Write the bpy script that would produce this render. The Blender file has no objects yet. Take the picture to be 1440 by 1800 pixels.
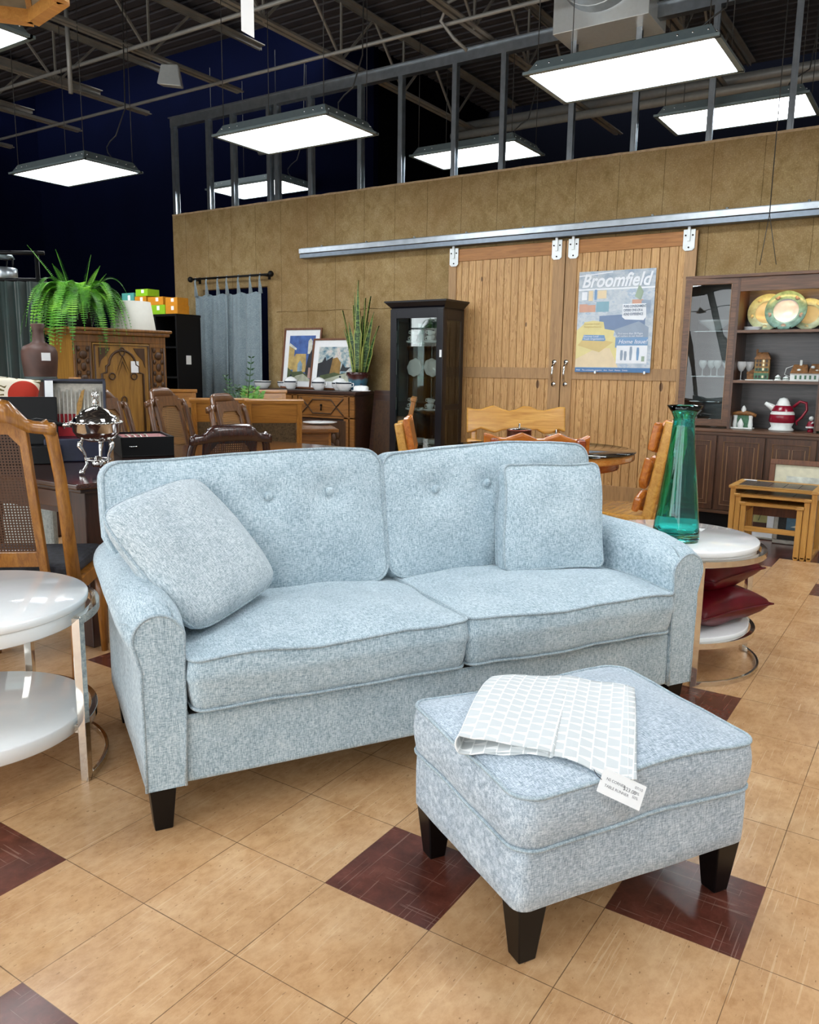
import bpy, bmesh, math, random
from mathutils.bvhtree import BVHTree
from mathutils import Vector, Matrix, noise, Euler
PI = math.pi
S = bpy.context.scene
COL = S.collection
random.seed(7)
ORD = ['first', 'second', 'third', 'fourth', 'fifth', 'sixth', 'seventh', 'eighth', 'ninth', 'tenth', 'eleventh', 'twelfth', 'thirteenth', 'fourteenth', 'fifteenth']

# ------------------------------------------------------------------ materials
def lin(c):
    if isinstance(c, str):
        c = [int(c[i:i + 2], 16) / 255 for i in (1, 3, 5)]
    return tuple(x / 12.92 if x <= .04045 else ((x + .055) / 1.055) ** 2.4 for x in c) + (1,)

class N:
    """small node-tree helper"""
    def __init__(s, name):
        s.mat = bpy.data.materials.new(name); s.mat.use_nodes = True
        s.t = s.mat.node_tree; s.b = s.t.nodes['Principled BSDF']
    def n(s, typ, **kw):
        x = s.t.nodes.new(typ)
        for k, v in kw.items(): setattr(x, k, v)
        return x
    def l(s, a, b): s.t.links.new(a, b)
    def coord(s, scale=(1, 1, 1), rot=(0, 0, 0), kind='Object'):
        tc = s.n('ShaderNodeTexCoord'); mp = s.n('ShaderNodeMapping')
        mp.inputs['Scale'].default_value = scale; mp.inputs['Rotation'].default_value = rot
        s.l(tc.outputs[kind], mp.inputs['Vector']); return mp.outputs['Vector']
    def noise(s, vec, scale=5, detail=3, rough=.5, dist=0):
        x = s.n('ShaderNodeTexNoise'); s.l(vec, x.inputs['Vector'])
        x.inputs['Scale'].default_value = scale; x.inputs['Detail'].default_value = detail
        x.inputs['Roughness'].default_value = rough; x.inputs['Distortion'].default_value = dist
        return x.outputs['Fac']
    def ramp(s, fac, stops):
        r = s.n('ShaderNodeValToRGB'); e = r.color_ramp.elements
        while len(e) < len(stops): e.new(.5)
        for el, (p, c) in zip(e, stops):
            el.position = p; el.color = lin(c) if isinstance(c, str) else (tuple(c) + (1,) if len(c) == 3 else c)
        s.l(fac, r.inputs['Fac']); return r.outputs['Color']
    def mix(s, fac, a, b, mode='MIX'):
        m = s.n('ShaderNodeMix', data_type='RGBA', blend_type=mode)
        for v, i in ((fac, 0), (a, 6), (b, 7)):
            if hasattr(v, 'is_linked'): s.l(v, m.inputs[i])
            else: m.inputs[i].default_value = v if i == 0 else (lin(v) if isinstance(v, str) else v)
        return m.outputs[2]
    def math(s, op, a, b=0, c=0):
        m = s.n('ShaderNodeMath', operation=op)
        for v, i in ((a, 0), (b, 1), (c, 2)):
            if hasattr(v, 'is_linked'): s.l(v, m.inputs[i])
            else: m.inputs[i].default_value = v
        return m.outputs[0]
    def bump(s, h, strength=.3, dist=.01):
        b = s.n('ShaderNodeBump'); b.inputs['Strength'].default_value = strength; b.inputs['Distance'].default_value = dist
        s.l(h, b.inputs['Height']); s.l(b.outputs['Normal'], s.b.inputs['Normal'])
    def set(s, **kw):
        for k, v in kw.items():
            i = s.b.inputs[k.replace('_', ' ')]
            if hasattr(v, 'is_linked'): s.l(v, i)
            else: i.default_value = lin(v) if isinstance(v, str) else v
        return s.mat

def plain(name, c, rough=.5, metal=0, var=.08, scale=25, bump=0, **kw):
    m = N(name); v = m.coord(); f = m.noise(v, scale, 3)
    L = lin(c); a = tuple(x * (1 - var) for x in L[:3]) + (1,); b = tuple(min(1, x * (1 + var)) for x in L[:3]) + (1,)
    m.set(Base_Color=m.ramp(f, [(.3, a), (.7, b)]), Roughness=rough, Metallic=metal, **kw)
    if bump: m.bump(f, bump, .004)
    return m.mat

def wood(name, dark, light, axis=2, s=1.0, rough=.4, stretch=12, bump=.08, coat=0, mid=None):
    """grain runs along axis"""
    m = N(name); sc = [stretch * s] * 3; sc[axis] = 1.0 * s
    v = m.coord(tuple(sc)); f1 = m.noise(v, 2.2, 5, .6, 1.4)
    v2 = m.coord(tuple(x * 6 if i != axis else x * 1.5 for i, x in enumerate(sc))); f2 = m.noise(v2, 3, 3, .6)
    f = m.math('MULTIPLY_ADD', f2, .35, m.math('MULTIPLY', f1, .75))
    st = [(.34, dark), (.68, light)] if mid is None else [(.33, dark), (.5, mid), (.68, light)]
    m.set(Base_Color=m.ramp(f, st), Roughness=rough, Coat_Weight=coat, Coat_Roughness=.15)
    if bump: m.bump(f, bump, .003)
    return m.mat

def fabric(name, a, b, c, s=1.0, rough=.95, bump=.35, big=.10, yz=False):
    """melange weave: crossed streaks of thread"""
    m = N(name)
    L, Hh = 72 * s, 470 * s
    h = m.noise(m.coord((L, Hh, Hh) if not yz else (L, L, Hh)), 1, 2, .7)
    w = m.noise(m.coord((Hh, L, L) if not yz else (L, Hh, L)), 1, 2, .7)
    g = m.noise(m.coord((9, 9, 9)), 1, 2)
    f = m.math('ADD', m.math('MULTIPLY', h, .5), m.math('MULTIPLY', w, .5))
    f = m.math('ADD', f, m.math('MULTIPLY', m.math('SUBTRACT', g, .5), big))
    m.set(Base_Color=m.ramp(f, [(.37, a), (.5, b), (.63, c)]), Roughness=rough, Sheen_Weight=.25, Specular_IOR_Level=.2)
    m.bump(f, bump, .002)
    return m.mat

def metal(name, c, rough=.15, var=.02): return plain(name, c, rough, 1.0, var, 8)
def glass(name, c='#ffffff', rough=.0, ior=1.45):
    m = N(name); return m.set(Base_Color=c, Roughness=rough, IOR=ior, Transmission_Weight=1.0)
def thin_glass(name, tint='#eef4f2', alpha=.1):
    """window pane: mostly see-through with a mirror-like skin"""
    m = N(name); t = m.n('ShaderNodeBsdfTransparent'); g = m.n('ShaderNodeBsdfGlossy'); g.inputs['Roughness'].default_value = .01
    t.inputs['Color'].default_value = lin(tint); fr = m.n('ShaderNodeFresnel'); fr.inputs['IOR'].default_value = 1.5
    mx = m.n('ShaderNodeMixShader'); f = m.math('ADD', m.math('MULTIPLY', fr.outputs[0], 1.3), alpha)
    m.l(f, mx.inputs[0]); m.l(t.outputs[0], mx.inputs[1]); m.l(g.outputs[0], mx.inputs[2])
    m.l(mx.outputs[0], m.t.nodes['Material Output'].inputs['Surface']); return m.mat
def emit(name, c, e):
    m = N(name); return m.set(Base_Color=c, Emission_Color=c, Emission_Strength=e)

M = {}
M['sofa'] = fabric('blue_melange_weave', '#788d99', '#a9bdc7', '#d3dfe3')
M['piping'] = fabric('blue_piping_cord', '#75868f', '#9dafb8', '#c3ced3', 1.3)
M['pillow'] = fabric('grey_blue_melange', '#81929a', '#b0bec5', '#d9e1e3')
M['ottoman'] = fabric('ottoman_melange', '#7d8c99', '#a8b7c3', '#d2dce2')
M['legs'] = plain('espresso_leg', '#080606', .35, var=.2, Specular_IOR_Level=.3)
M['white_lacquer'] = plain('white_lacquer', '#f6f9f9', .07, var=.01, Coat_Weight=.6, Coat_Roughness=.03)
M['chrome'] = metal('polished_steel', '#d8d4cc', .06)
M['dustcloth'] = plain('black_dust_cloth', '#0b0b0c', .95)
M['paper'] = plain('paper_white', '#e8ebec', .7, var=.02)
M['ink'] = plain('grey_ink', '#6a6f74', .7)
M['ink_dark'] = plain('dark_ink', '#22262c', .7)
M['burgundy'] = plain('burgundy_satin', '#5c0313', .38, var=.25, scale=9, Specular_IOR_Level=.35)
M['black'] = plain('black_paint', '#07080a', .5, var=.1, Specular_IOR_Level=.25)
M['dark_metal'] = metal('dark_iron', '#2a2725', .4)
M['silver'] = metal('silver_plate', '#dcdcda', .09)
M['galv'] = plain('galvanised_steel', '#a8b0b6', .33, .9, .12, 14)
M['white_ceramic'] = plain('white_glaze', '#eef0f0', .12, var=.02)

# ------------------------------------------------------------------ geometry
class G:
    def __init__(s): s.v = []; s.f = []; s.m = []; s.sm = []; s.mi = 0; s.smooth = False; s.T = None
    def add(s, vs, fs, smooth=None, mi=None):
        o = len(s.v)
        if s.T is not None: vs = [s.T @ Vector(p) for p in vs]
        s.v += [tuple(p) for p in vs]
        for f in fs:
            s.f.append([i + o for i in f]); s.m.append(s.mi if mi is None else mi); s.sm.append(s.smooth if smooth is None else smooth)
        return s
    def box(s, x0, x1, y0, y1, z0, z1, **k):
        vs = [(x, y, z) for z in (z0, z1) for y in (y0, y1) for x in (x0, x1)]
        return s.add(vs, [(0, 2, 3, 1), (4, 5, 7, 6), (0, 1, 5, 4), (2, 6, 7, 3), (0, 4, 6, 2), (1, 3, 7, 5)], False, **k)
    def cbox(s, c, d, R=None, taper=(1, 1), **k):
        """box centre c, size d, rotated by matrix R; taper scales the top"""
        vs = []
        for z in (-.5, .5):
            for y in (-.5, .5):
                for x in (-.5, .5):
                    t = taper if z > 0 else (1, 1)
                    p = Vector((x * d[0] * t[0], y * d[1] * t[1], z * d[2]))
                    if R is not None: p = R @ p
                    vs.append(p + Vector(c))
        return s.add(vs, [(0, 2, 3, 1), (4, 5, 7, 6), (0, 1, 5, 4), (2, 6, 7, 3), (0, 4, 6, 2), (1, 3, 7, 5)], False, **k)
    def bar(s, a, b, w, h, up=(0, 0, 1), **k):
        """rectangular bar from a to b, w across, h along up"""
        a = Vector(a); b = Vector(b); d = (b - a); L = d.length; d.normalize(); u = Vector(up)
        x = d.cross(u)
        if x.length < 1e-4: x = d.cross(Vector((1, 0, 0)))
        x.normalize(); u = x.cross(d); R = Matrix((x, d, u)).transposed()
        return s.cbox((a + b) / 2, (w, L, h), R, **k)
    def hexa(s, lo, hi, **k):
        """two quads (4 points each) joined"""
        return s.add(list(lo) + list(hi), [(3, 2, 1, 0), (4, 5, 6, 7), (0, 1, 5, 4), (1, 2, 6, 5), (2, 3, 7, 6), (3, 0, 4, 7)], False, **k)
    def tube(s, path, r, n=8, closed=False, caps=True, flat=1.0, **k):
        P = [Vector(p) for p in path]; m = len(P); rs = r if isinstance(r, (list, tuple)) else [r] * m
        vs = []; prev = None
        for i, p in enumerate(P):
            a = P[(i - 1) % m] if (closed or i > 0) else p
            b = P[(i + 1) % m] if (closed or i < m - 1) else p
            t = (b - a).normalized() if (b - a).length > 1e-9 else Vector((0, 0, 1))
            if prev is None:
                u = t.orthogonal().normalized()
                if abs(t.z) < .9: u = (Vector((0, 0, 1)) - t * t.z).normalized()
            else: u = (prev - t * prev.dot(t)).normalized()
            prev = u; w = t.cross(u)
            for j in range(n):
                q = 2 * PI * j / n; vs.append(p + (u * math.cos(q) * flat + w * math.sin(q)) * rs[i])
        fs = []
        for i in range(m if closed else m - 1):
            for j in range(n):
                a = i * n + j; b = i * n + (j + 1) % n; c = ((i + 1) % m) * n + (j + 1) % n; d = ((i + 1) % m) * n + j
                fs.append((a, b, c, d))
        if caps and not closed: fs += [tuple(range(n))[::-1], tuple((m - 1) * n + j for j in range(n))]
        return s.add(vs, fs, n > 4, **k)
    def cyl(s, a, b, r0, r1=None, n=20, **k): return s.tube([a, b], [r0, r0 if r1 is None else r1], n, **k)
    def lathe(s, prof, n=32, c=(0, 0, 0), sx=1, sy=1, smooth=True, fl=None, **k):
        """profile of (r,z); fl(angle, z, r) may change the radius"""
        vs = []; m = len(prof)
        for r, z in prof:
            for j in range(n):
                q = 2 * PI * j / n; rr = fl(q, z, r) if fl else r
                vs.append((c[0] + rr * math.cos(q) * sx, c[1] + rr * math.sin(q) * sy, c[2] + z))
        fs = [(i * n + j, i * n + (j + 1) % n, (i + 1) * n + (j + 1) % n, (i + 1) * n + j) for i in range(m - 1) for j in range(n)]
        return s.add(vs, fs, smooth, **k)
    def prism(s, poly, d0, d1, ax='z', **k):
        """poly in the two remaining axes (x,y | x,z | y,z), extruded along ax"""
        def P(a, b, d): return {'z': (a, b, d), 'y': (a, d, b), 'x': (d, a, b)}[ax]
        n = len(poly); vs = [P(a, b, d0) for a, b in poly] + [P(a, b, d1) for a, b in poly]
        fs = [tuple(range(n))[::-1], tuple(range(n, 2 * n))] + [(i, (i + 1) % n, n + (i + 1) % n, n + i) for i in range(n)]
        return s.add(vs, fs, False, **k)
    def ball(s, c, r, n=12, **k):
        r = r if isinstance(r, (tuple, list)) else (r, r, r)
        m = n // 2 + 1; pr = []
        vs = []
        for i in range(m + 1):
            th = PI * i / m
            for j in range(n):
                q = 2 * PI * j / n; vs.append((c[0] + r[0] * math.sin(th) * math.cos(q), c[1] + r[1] * math.sin(th) * math.sin(q), c[2] - r[2] * math.cos(th)))
        fs = [(i * n + j, i * n + (j + 1) % n, (i + 1) * n + (j + 1) % n, (i + 1) * n + j) for i in range(m) for j in range(n)]
        return s.add(vs, fs, True, **k)
    def grid(s, fn, nu, nv, cu=False, **k):
        vs = [fn(i / nu, j / nv) for j in range(nv + 1) for i in range(nu + (0 if cu else 1))]; w = nu if cu else nu + 1
        fs = [(j * w + i, j * w + (i + 1) % w, (j + 1) * w + (i + 1) % w, (j + 1) * w + i) for j in range(nv) for i in range(nu)]
        return s.add(vs, fs, True, **k)
    def build(s, name, mats, parent=None, bevel=0, seg=2, solid=0, sub=0):
        me = bpy.data.meshes.new(name); me.from_pydata(s.v, [], s.f)
        if not isinstance(mats, (list, tuple)): mats = [mats]
        for x in mats: me.materials.append(M[x] if isinstance(x, str) else x)
        me.polygons.foreach_set('material_index', s.m); me.polygons.foreach_set('use_smooth', s.sm)
        bm = bmesh.new(); bm.from_mesh(me); bmesh.ops.remove_doubles(bm, verts=bm.verts, dist=1e-6)
        bmesh.ops.recalc_face_normals(bm, faces=bm.faces); bm.to_mesh(me); bm.free(); me.update()
        o = bpy.data.objects.new(name, me); COL.objects.link(o)
        if solid:
            m = o.modifiers.new('solid', 'SOLIDIFY'); m.thickness = solid; m.offset = 0
        if bevel:
            m = o.modifiers.new('bevel', 'BEVEL'); m.width = bevel; m.segments = seg; m.limit_method = 'ANGLE'; m.angle_limit = .6
            m.harden_normals = False
        if sub:
            m = o.modifiers.new('sub', 'SUBSURF'); m.levels = sub; m.render_levels = sub
        if parent is not None: o.parent = parent
        return o

def put(o, loc, rz=0, rot=None):
    o.location = loc; o.rotation_euler = rot if rot else (0, 0, rz); return o
def tag(o, label, cat, group=None):
    o['label'] = label; o['category'] = cat
    if group: o['group'] = group
    return o
def thing(name, label, cat, loc=(0, 0, 0), rz=0, group=None, rot=None):
    o = bpy.data.objects.new(name, None); COL.objects.link(o); o.empty_display_size = .1
    put(o, loc, rz, rot); return tag(o, label, cat, group)
def struct(o): o['kind'] = 'structure'; return o
def dup(o, label=None, loc=None, rz=None, parent=None, group=None):
    c = o.copy(); COL.objects.link(c)
    if parent is not None: c.parent = parent
    for ch in list(o.children): dup(ch, parent=c)
    if label: c['label'] = label
    if group: c['group'] = group
    if loc is not None: c.location = loc
    if rz is not None: c.rotation_euler = (0, 0, rz)
    return c
def R3(x=0, y=0, z=0): return Euler((x, y, z)).to_matrix()
def T4(loc, x=0, y=0, z=0): return Matrix.Translation(loc) @ Euler((x, y, z)).to_matrix().to_4x4()
def nz(p, f, seed=0): return noise.noise(Vector((p[0] * f + seed, p[1] * f + seed * 1.7, p[2] * f - seed)))
def text(s, size, mat, parent, loc, rot, name='lettering', shear=0, sx=1, align='LEFT', ext=0.0004, off=0):
    cu = bpy.data.curves.new(name, 'FONT'); cu.body = s; cu.size = size; cu.extrude = ext; cu.shear = shear; cu.align_x = align; cu.offset = off
    cu.resolution_u = 3
    o = bpy.data.objects.new(name, cu); COL.objects.link(o)
    bpy.context.view_layer.update()
    me = bpy.data.meshes.new_from_object(o.evaluated_get(bpy.context.evaluated_depsgraph_get()))
    bpy.data.objects.remove(o); me.materials.clear(); me.materials.append(M[mat] if isinstance(mat, str) else mat)
    o = bpy.data.objects.new(name, me); COL.objects.link(o); o.parent = parent; o.location = loc; o.rotation_euler = rot; o.scale = (sx, 1, 1)
    return o

# rounded-rectangle outline, counter-clockwise
def rrect(w, d, r, nc=6, ne=12):
    pts = []
    cs = [(w / 2 - r, d / 2 - r, 0), (-w / 2 + r, d / 2 - r, 1), (-w / 2 + r, -d / 2 + r, 2), (w / 2 - r, -d / 2 + r, 3)]
    for i, (cx, cy, q) in enumerate(cs):
        for k in range(nc + 1):
            a = PI / 2 * (q + k / nc); pts.append((cx + r * math.cos(a), cy + r * math.sin(a)))
        nx, ny, nq = cs[(i + 1) % 4]; a = PI / 2 * ((q + 1) % 4)
        p0 = pts[-1]; p1 = (nx + r * math.cos(a), ny + r * math.sin(a))
        for k in range(1, ne): t = k / ne; pts.append((p0[0] * (1 - t) + p1[0] * t, p0[1] * (1 - t) + p1[1] * t))
    return pts

def cushion(parent, name, mat, w, d, h, rc=.05, crown=.03, bot=.01, bulge=.008, wob=.004, seed=1, pr=.0045, deform=None, pipes=(1, 1), pmat='piping', label=None, dimples=()):
    """box cushion lying flat, centre at the origin, with piping round its upper and lower seams"""
    out = rrect(w, d, rc); n = len(out)
    def fin(p):
        q = Vector(p); a = nz(q, 7, seed) * wob
        q = q + Vector((a * .6, a * .6, a)) if True else q
        return deform(q) if deform else q
    def cr(x, y, c):
        u = min(1, abs(2 * x / w)); v = min(1, abs(2 * y / d))
        z = c * (1 - u ** 3) * (1 - v ** 3)
        for dx, dy, dr, dd in dimples:
            rr = math.hypot(x - dx, y - dy); z -= dd * math.exp(-(rr / dr) ** 2)
        return z
    vs = []; rings = []
    NR = 14
    for k in range(NR + 1):
        t = k / NR; t = 1 - (1 - t) ** 1.4
        e = 0 if t < .97 else 0
        rings.append([(x * t, y * t, h / 2 + cr(x * t, y * t, crown) + (.0 if t < 1 else 0)) for x, y in out])
    for k in range(1, 8):
        a = k / 8; b = bulge * math.sin(PI * a)
        rings.append([(x * (1 + 2 * b / w), y * (1 + 2 * b / d), h / 2 - h * a) for x, y in out])
    for k in range(6):
        t = 1 - k / 5; rings.append([(x * t, y * t, -h / 2 - cr(x * t, y * t, bot)) for x, y in out])
    vs = [fin(p) for r in rings for p in r]
    fs = [(i * n + j, i * n + (j + 1) % n, (i + 1) * n + (j + 1) % n, (i + 1) * n + j) for i in range(len(rings) - 1) for j in range(n)]
    o = G().add(vs, fs, True).build(name, mat, parent)
    if label: o['label'] = label
    for on, z in ((pipes[0], h / 2), (pipes[1], -h / 2)):
        if on:
            path = [fin((x * (1 + pr / w), y * (1 + pr / d), z)) for x, y in out]
            G().tube(path, pr, 8, closed=True).build('piping', pmat, o)
    return o
# ------------------------------------------------------------------ camera
cam = bpy.data.cameras.new('camera'); camo = bpy.data.objects.new('camera', cam); COL.objects.link(camo)
YAW, PIT, ROLL = .58286796, .17534785, .0132732
fw = Vector((math.cos(YAW) * math.cos(PIT), math.sin(YAW) * math.cos(PIT), -math.sin(PIT)))
r_ = Vector((math.sin(YAW), -math.cos(YAW), 0)); u_ = r_.cross(fw)
r2 = r_ * math.cos(ROLL) + u_ * math.sin(ROLL); u2 = -r_ * math.sin(ROLL) + u_ * math.cos(ROLL)
camo.matrix_world = Matrix.Translation((-1.0979, -1.4666, 1.2592)) @ Matrix((r2, u2, -fw)).transposed().to_4x4()
cam.sensor_fit = 'HORIZONTAL'; cam.sensor_width = 36; cam.lens = 1416.735 / 1440 * 36; cam.clip_start = .05; cam.clip_end = 100
S.camera = camo
S.view_settings.view_transform = 'Standard'; S.view_settings.look = 'None'; S.view_settings.gamma = 1; S.view_settings.use_curve_mapping = False
S.view_settings.exposure = 0.12

# ------------------------------------------------------------------ room shell
TS = .3048
def floor():
    m = N('vinyl_tile')
    v = m.coord((1 / TS, 1 / TS, 1)); sp = m.n('ShaderNodeSeparateXYZ'); m.l(v, sp.inputs[0])
    def edge(o):
        f = m.math('FRACT', o); return m.math('MINIMUM', f, m.math('SUBTRACT', 1, f))
    e = m.math('MINIMUM', edge(sp.outputs[0]), edge(sp.outputs[1]))
    wob = m.math('MULTIPLY', m.noise(m.coord((3, 3, 3)), 2, 2), .007)
    line = m.math('LESS_THAN', e, wob)
    fl = m.n('ShaderNodeVectorMath', operation='FLOOR'); m.l(v, fl.inputs[0]); wn = m.n('ShaderNodeTexWhiteNoise'); m.l(fl.outputs[0], wn.inputs[0])
    base = m.ramp(m.noise(m.coord((1, 1, 1)), 6, 3, .5), [(.3, '#ab8055'), (.5, '#c0976b'), (.7, '#d0ac82')])
    base = m.mix(.35, base, m.ramp(m.noise(m.coord((26, 40, 1), (0, 0, .6)), 1, 4, .7), [(.35, '#a67d54'), (.6, '#d2ad83')]))
    base = m.mix(m.math('MULTIPLY', wn.outputs['Value'], .22), base, '#a2744a')
    def streaks(rot, sc, thr, w):
        f = m.noise(m.coord(sc, (0, 0, rot)), 1, 2, .5, .3); return m.math('MULTIPLY', m.math('GREATER_THAN', f, thr), w)
    sc = m.math('MAXIMUM', streaks(.5, (3, 190, 1), .69, .5), m.math('MAXIMUM', streaks(1.9, (4, 230, 1), .67, .45), streaks(-.4, (2.5, 160, 1), .675, .4)))
    sc = m.math('MULTIPLY', sc, m.math('MULTIPLY', m.noise(m.coord((1, 1, 1)), 2.2, 2), 1.3))
    base = m.mix(sc, base, '#e0c6a2')
    fleck = m.math('GREATER_THAN', m.noise(m.coord((60, 130, 1), (0, 0, .9)), 1, 1), .725)
    base = m.mix(m.math('MULTIPLY', fleck, .5), base, '#6d4a2c')
    base = m.mix(m.math('MULTIPLY', line, .75), base, '#4a3422')
    m.set(Base_Color=base, Roughness=.27, Specular_IOR_Level=.5)
    m.bump(m.math('ADD', m.noise(m.coord(), 14, 3), m.math('MULTIPLY', line, -1.5)), .06, .004)
    tan = m.mat
    m = N('brown_vinyl_tile')
    base = m.ramp(m.noise(m.coord(), 9, 6, .7), [(.3, '#45231a'), (.55, '#603328'), (.75, '#784638')])
    f = m.noise(m.coord((3, 170, 1), (0, 0, .3)), 1, 2, .5, .5); f2 = m.noise(m.coord((170, 4, 1), (0, 0, .2)), 1, 2, .5, .5)
    sc = m.math('MULTIPLY', m.math('GREATER_THAN', m.math('MAXIMUM', f, f2), .665), .35)
    m.set(Base_Color=m.mix(sc, base, '#a58373'), Roughness=.24)
    M['tile'] = tan; M['tile_dark'] = m.mat
    dark = {(1, 1), (-1, -2), (-2, 0), (2, 3), (3, -5), (6, 2), (13, 3), (4, -8), (9, -2), (-4, 2), (8, 6), (11, 6)}
    g = G()
    a0, a1, b0, b1 = -18, 39, -40, 16
    g.v = [(a * TS, -b * TS, 0) for b in range(b0, b1 + 1) for a in range(a0, a1 + 1)]; w = a1 - a0 + 1
    for b in range(b0, b1):
        for a in range(a0, a1):
            i = (b - b0) * w + (a - a0); g.f.append([i, i + w, i + w + 1, i + 1])
            dk = (a, b) in dark or (a >= 16 and b > -3) or (a == 15 and b <= 1 and b > -3)
            g.m.append(1 if dk else 0); g.sm.append(False)
    struct(g.build('floor', ['tile', 'tile_dark']))
floor()
XW = 6.30      # face of the burlap-covered partition
HD = 5.05      # underside of the metal roof deck
M['navy'] = plain('navy_wall_paint', '#02051a', .95, var=.12, scale=2, Specular_IOR_Level=.04)
M['black_wall'] = plain('near_black_wall', '#03040a', .95, Specular_IOR_Level=.04)
M['offwhite'] = plain('offwhite_wall', '#b9bbb8', .8)
def burlap():
    m = N('burlap_wallcover')
    weave = m.math('ADD', m.noise(m.coord((1, 60, 260)), 1, 2, .7), m.noise(m.coord((1, 260, 60)), 1, 2, .7))
    flk = m.noise(m.coord((1, 8, 7), (.5, 0, 0)), 1, 6, .75, .3)
    big = m.noise(m.coord(), 1.1, 4, .6)
    c = m.ramp(flk, [(.32, '#937e54'), (.5, '#b29b6f'), (.68, '#c4ae85')])
    c = m.mix(m.ramp(big, [(.4, (0, 0, 0)), (.62, (.55,) * 3)]), c, '#9c7f58')
    c = m.mix(m.ramp(weave, [(.8, (0, 0, 0)), (1.15, (.45,) * 3)]), c, '#735c38')
    sp = m.n('ShaderNodeSeparateXYZ'); m.l(m.coord(), sp.inputs[0])
    y = m.math('ADD', sp.outputs[1], m.math('MULTIPLY', m.noise(m.coord((.01, .01, 1.5)), 1, 2), .03))
    fr = m.math('FRACT', m.math('MULTIPLY', y, 2.46)); seam = m.math('LESS_THAN', fr, .014)
    c = m.mix(m.math('MULTIPLY', seam, .55), c, '#3c2e1a')
    m.set(Base_Color=c, Roughness=.95, Specular_IOR_Level=.1); m.bump(m.math('ADD', weave, m.math('MULTIPLY', flk, .8)), .35, .004)
    M['burlap'] = m.mat
burlap()
def shell():
    # partition with its curtained doorway (y 5.55 .. 6.60)
    g = G(); zt = 3.17
    g.box(XW, XW + .1, 6.62, 7.14, 0, zt); g.box(XW, XW + .1, -3.4, 5.50, 0, zt); g.box(XW, XW + .1, 5.50, 6.62, 2.22, zt)
    struct(g.build('wall_back', 'burlap'))
    # ragged pale edge of the sheathing along the top
    g = G(); pts = []
    for i in range(90):
        y = 7.14 - i * 10.54 / 89; pts.append((y, zt + .012 + .006 * random.random()))
    g.prism([(7.14, zt - .004)] + pts + [(-3.4, zt - .004)], XW - .004, XW + .015, 'x')
    struct(g.build('trim_1', plain('pale_splinter_edge', '#b89f7c', .8, var=.2)))
    # burlap fold running level beside the curtain
    g = G(); g.tube([(XW - .004, 5.35 - k * .14, 1.915 + .006 * math.sin(k * 2.1)) for k in range(21)], .005, 6); struct(g.build('trim_2', 'burlap'))
    struct(G().box(7.35, 7.45, 4.7, 11.6, 0, 6.2).build('wall_back_navy', 'navy'))
    struct(G().box(11.4, 11.5, -4, 4.7, 0, 6.2).build('wall_back_far', 'black_wall'))
    struct(G().box(7.45, 11.4, 4.7, 4.8, 0, 6.2).build('wall_back_return', 'black_wall'))
    struct(G().box(-5.2, 7.35, 11.6, 11.7, 0, 6.2).build('wall_left', 'navy'))
    struct(G().box(-5.2, 11.4, -4.6, -4.5, 0, 6.2).build('wall_right', 'offwhite'))
    struct(G().box(6.35, 11.4, 4.8, 11.6, 6.2, 6.3).build('ceiling_void', 'black_wall'))
    # shop front behind the photographer: low sill wall, piers and a deep head, daylight between
    g = G(); g.box(-5.3, -5.2, -4.5, 11.6, 0, .45); g.box(-5.3, -5.2, -4.5, 11.6, 3.3, 6.2)
    for y in (-4.5, -1.9, .9, 3.7, 6.5, 9.3, 11.3): g.box(-5.3, -5.2, y, y + .3, .45, 3.3)
    struct(g.build('wall_front', 'offwhite'))
    for i, y in enumerate((-4.2, -1.6, 1.2, 4.0, 6.8, 9.6)):
        w = 2.5 if i < 5 else 1.7
        g = G(); a = y; b = y + w
        for z in (.45, 3.25): g.box(-5.28, -5.22, a, b, z, z + .05)
        g.box(-5.28, -5.22, a, a + .05, .5, 3.25); g.box(-5.28, -5.22, b - .05, b, .5, 3.25); g.box(-5.28, -5.22, a, b, 2.3, 2.34)
        struct(g.build('window_%d' % (i + 1), 'dark_metal'))
shell()
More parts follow.
